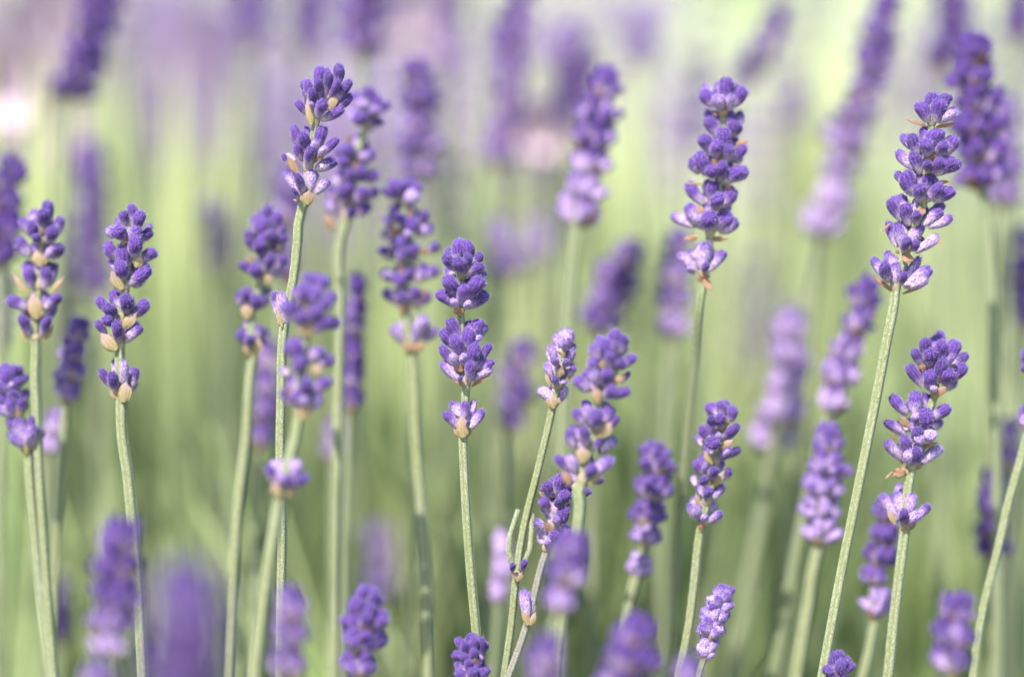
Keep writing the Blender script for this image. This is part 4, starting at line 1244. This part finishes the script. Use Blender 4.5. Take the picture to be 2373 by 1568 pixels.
# ------------------------------------------------------------------ small extras
def blob_leaf(mb, pts, wid, seed=0):
    """a folded narrow leaf along pts"""
    P = smooth_path(pts, .003)
    n = len(P)
    vs, fs, ts = [], [], []
    for i, p in enumerate(P):
        t = i / (n - 1)
        w_ = wid * sin(pi * min(1, .12 + t * .88)) ** .8
        d = (P[min(i + 1, n - 1)] - P[max(i - 1, 0)]).normalized()
        s = d.cross(-FWD).normalized()
        vs += [p - s * w_, p + FWD * w_ * .3, p + s * w_, p + FWD * (w_ * .3 + .0004)]
        ts += [t] * 4
    for i in range(n - 1):
        a = i * 4
        for j in range(4):
            j2 = (j + 1) % 4
            fs.append((a + j, a + j2, a + 4 + j2, a + 4 + j))
    mb.add(vs, fs, 0, t=ts, rnd=.4)


mb = MB()
e0 = at(1700, 1900, .04)
e0.z = 0
P = [at(1720, 1640, .035), at(1738, 1568, .035), at(1762, 1525, .035), at(1776, 1504, .033)]
blob_leaf(mb, [p - e0 for p in [e0, at(1705, 1750, .038)] + P], .0018)
o = link('lavender_leaf', mb.mesh('lavender_leaf', [LEAF]), loc=e0)
o['label'] = 'narrow green leaf with a bright tip at the bottom, right of the pale bud spike'
o['category'] = 'leaf'


def blossom(label, x, y, d, r, seed):
    """a loose pale pink flower of overlapping cupped petals on its own stem"""
    rg = random.Random(seed)
    C = at(x, y, d)
    g = Vector((C.x, C.y + .03, 0))
    root = link('pink_blossom', None, loc=g)
    root['label'] = label
    root['category'] = 'flower'
    root['group'] = 'pale pink blossoms behind the lavender'
    mb = MB()
    tube(mb, smooth_path([Vector((0, 0, 0)), (C - g) * .5 + Vector((0, .01, 0)), C - g], .02), [.0018] * len(smooth_path([Vector((0, 0, 0)), (C - g) * .5 + Vector((0, .01, 0)), C - g], .02)), 6, False)
    link('stem', mb.mesh('stem', [STEM_FAR]), root, loc=(0, 0, 0))
    for i in range(9):
        mb = MB()
        a = 2 * pi * i / 9 * 2.3
        nu, nv = 5, 5
        vs, fs = [], []
        tilt = .35 + .09 * i
        for q in range(nv):
            t = q / (nv - 1)
            for u in range(nu):
                s = (u / (nu - 1) * 2 - 1) * sin(pi * (.12 + .72 * t)) * r * .55
                rad = r * t * sin(tilt)
                zz = r * t * cos(tilt) - .25 * r * (1 - (u / (nu - 1) * 2 - 1) ** 2) * t
                p = Vector((cos(a) * rad - sin(a) * s, -zz * .75, sin(a) * rad + cos(a) * s + zz * .35))
                vs.append(p)
        for q in range(nv - 1):
            for u in range(nu - 1):
                b = q * nu + u
                fs.append((b, b + 1, b + nu + 1, b + nu))
        n = len(vs)
        vs = vs + [p + Vector((0, .0005, 0)) for p in vs]
        fs = fs + [tuple(reversed([k_ + n for k_ in f])) for f in fs]
        mb.add(vs, fs)
        link('petal', mb.mesh('petal', [PETAL]), root, loc=C - g)


def shoots(label, x, y, d, seed, n=26, spread=.022):
    """an upright tuft of broad young leaves"""
    rg = random.Random(seed)
    C = at(x, y, d)
    g = Vector((C.x, C.y, 0))
    mb = MB()
    for _ in range(n):
        a = rg.uniform(0, 2 * pi)
        rr = spread * sqrt(rg.random())
        top = C - g + Vector((cos(a) * rr, sin(a) * rr, rg.uniform(-.05, .02)))
        blob_leaf(mb, [Vector((cos(a) * .006, sin(a) * .006, 0)), top * .6, top + Vector((cos(a), sin(a), -.4)) * .006], rg.uniform(.003, .005))
    o = link('leafy_shoots', mb.mesh('leafy_shoots', [GRASS]), loc=g)
    o['label'] = label
    o['category'] = 'shoots'
    o['group'] = 'sunlit leafy shoots behind the lavender'


shoots('bright yellow green leaf blur in the upper left between faded lavender heads', 372, 190, .22, 51)
shoots('yellow green leaf blur right of the column with orange glints', 1040, 330, .25, 52)
shoots('yellow green leaf blur at the top right between slanting lavender smears', 1925, 130, .45, 55, 34, .03)
shoots('dark olive leaf blur at the far top left corner', 6, 60, .16, 56, 20, .012)
shoots('green leaf blur right of the star-topped lavender', 1800, 480, .36, 57, 26, .02)
shoots('lime leaf blur at the top edge right of the long narrow lavender', 1290, 20, .35, 53, 30, .03)
shoots('pale green leaf blur below the middle of the left half', 480, 1050, .20, 54, 16, .010)
blossom('large pale pink flower blur on the left edge in the upper half', 30, 215, .21, .026, 1)
blossom('pale lilac flower blur on the left edge under the large pink one', 45, 350, .26, .026, 6)
blossom('pale pink flower blur at top left beside the dark slanting lavender', 110, 90, .34, .026, 2)
blossom('whitish pink flower blur at the top between two purple columns', 965, 75, .36, .016, 3)
blossom('creamy flower blur left of the tall soft lavender in the upper middle', 1262, 320, .20, .014, 4)
blossom('soft rosy flower blur at the top in the left quarter', 470, 110, .46, .020, 5)
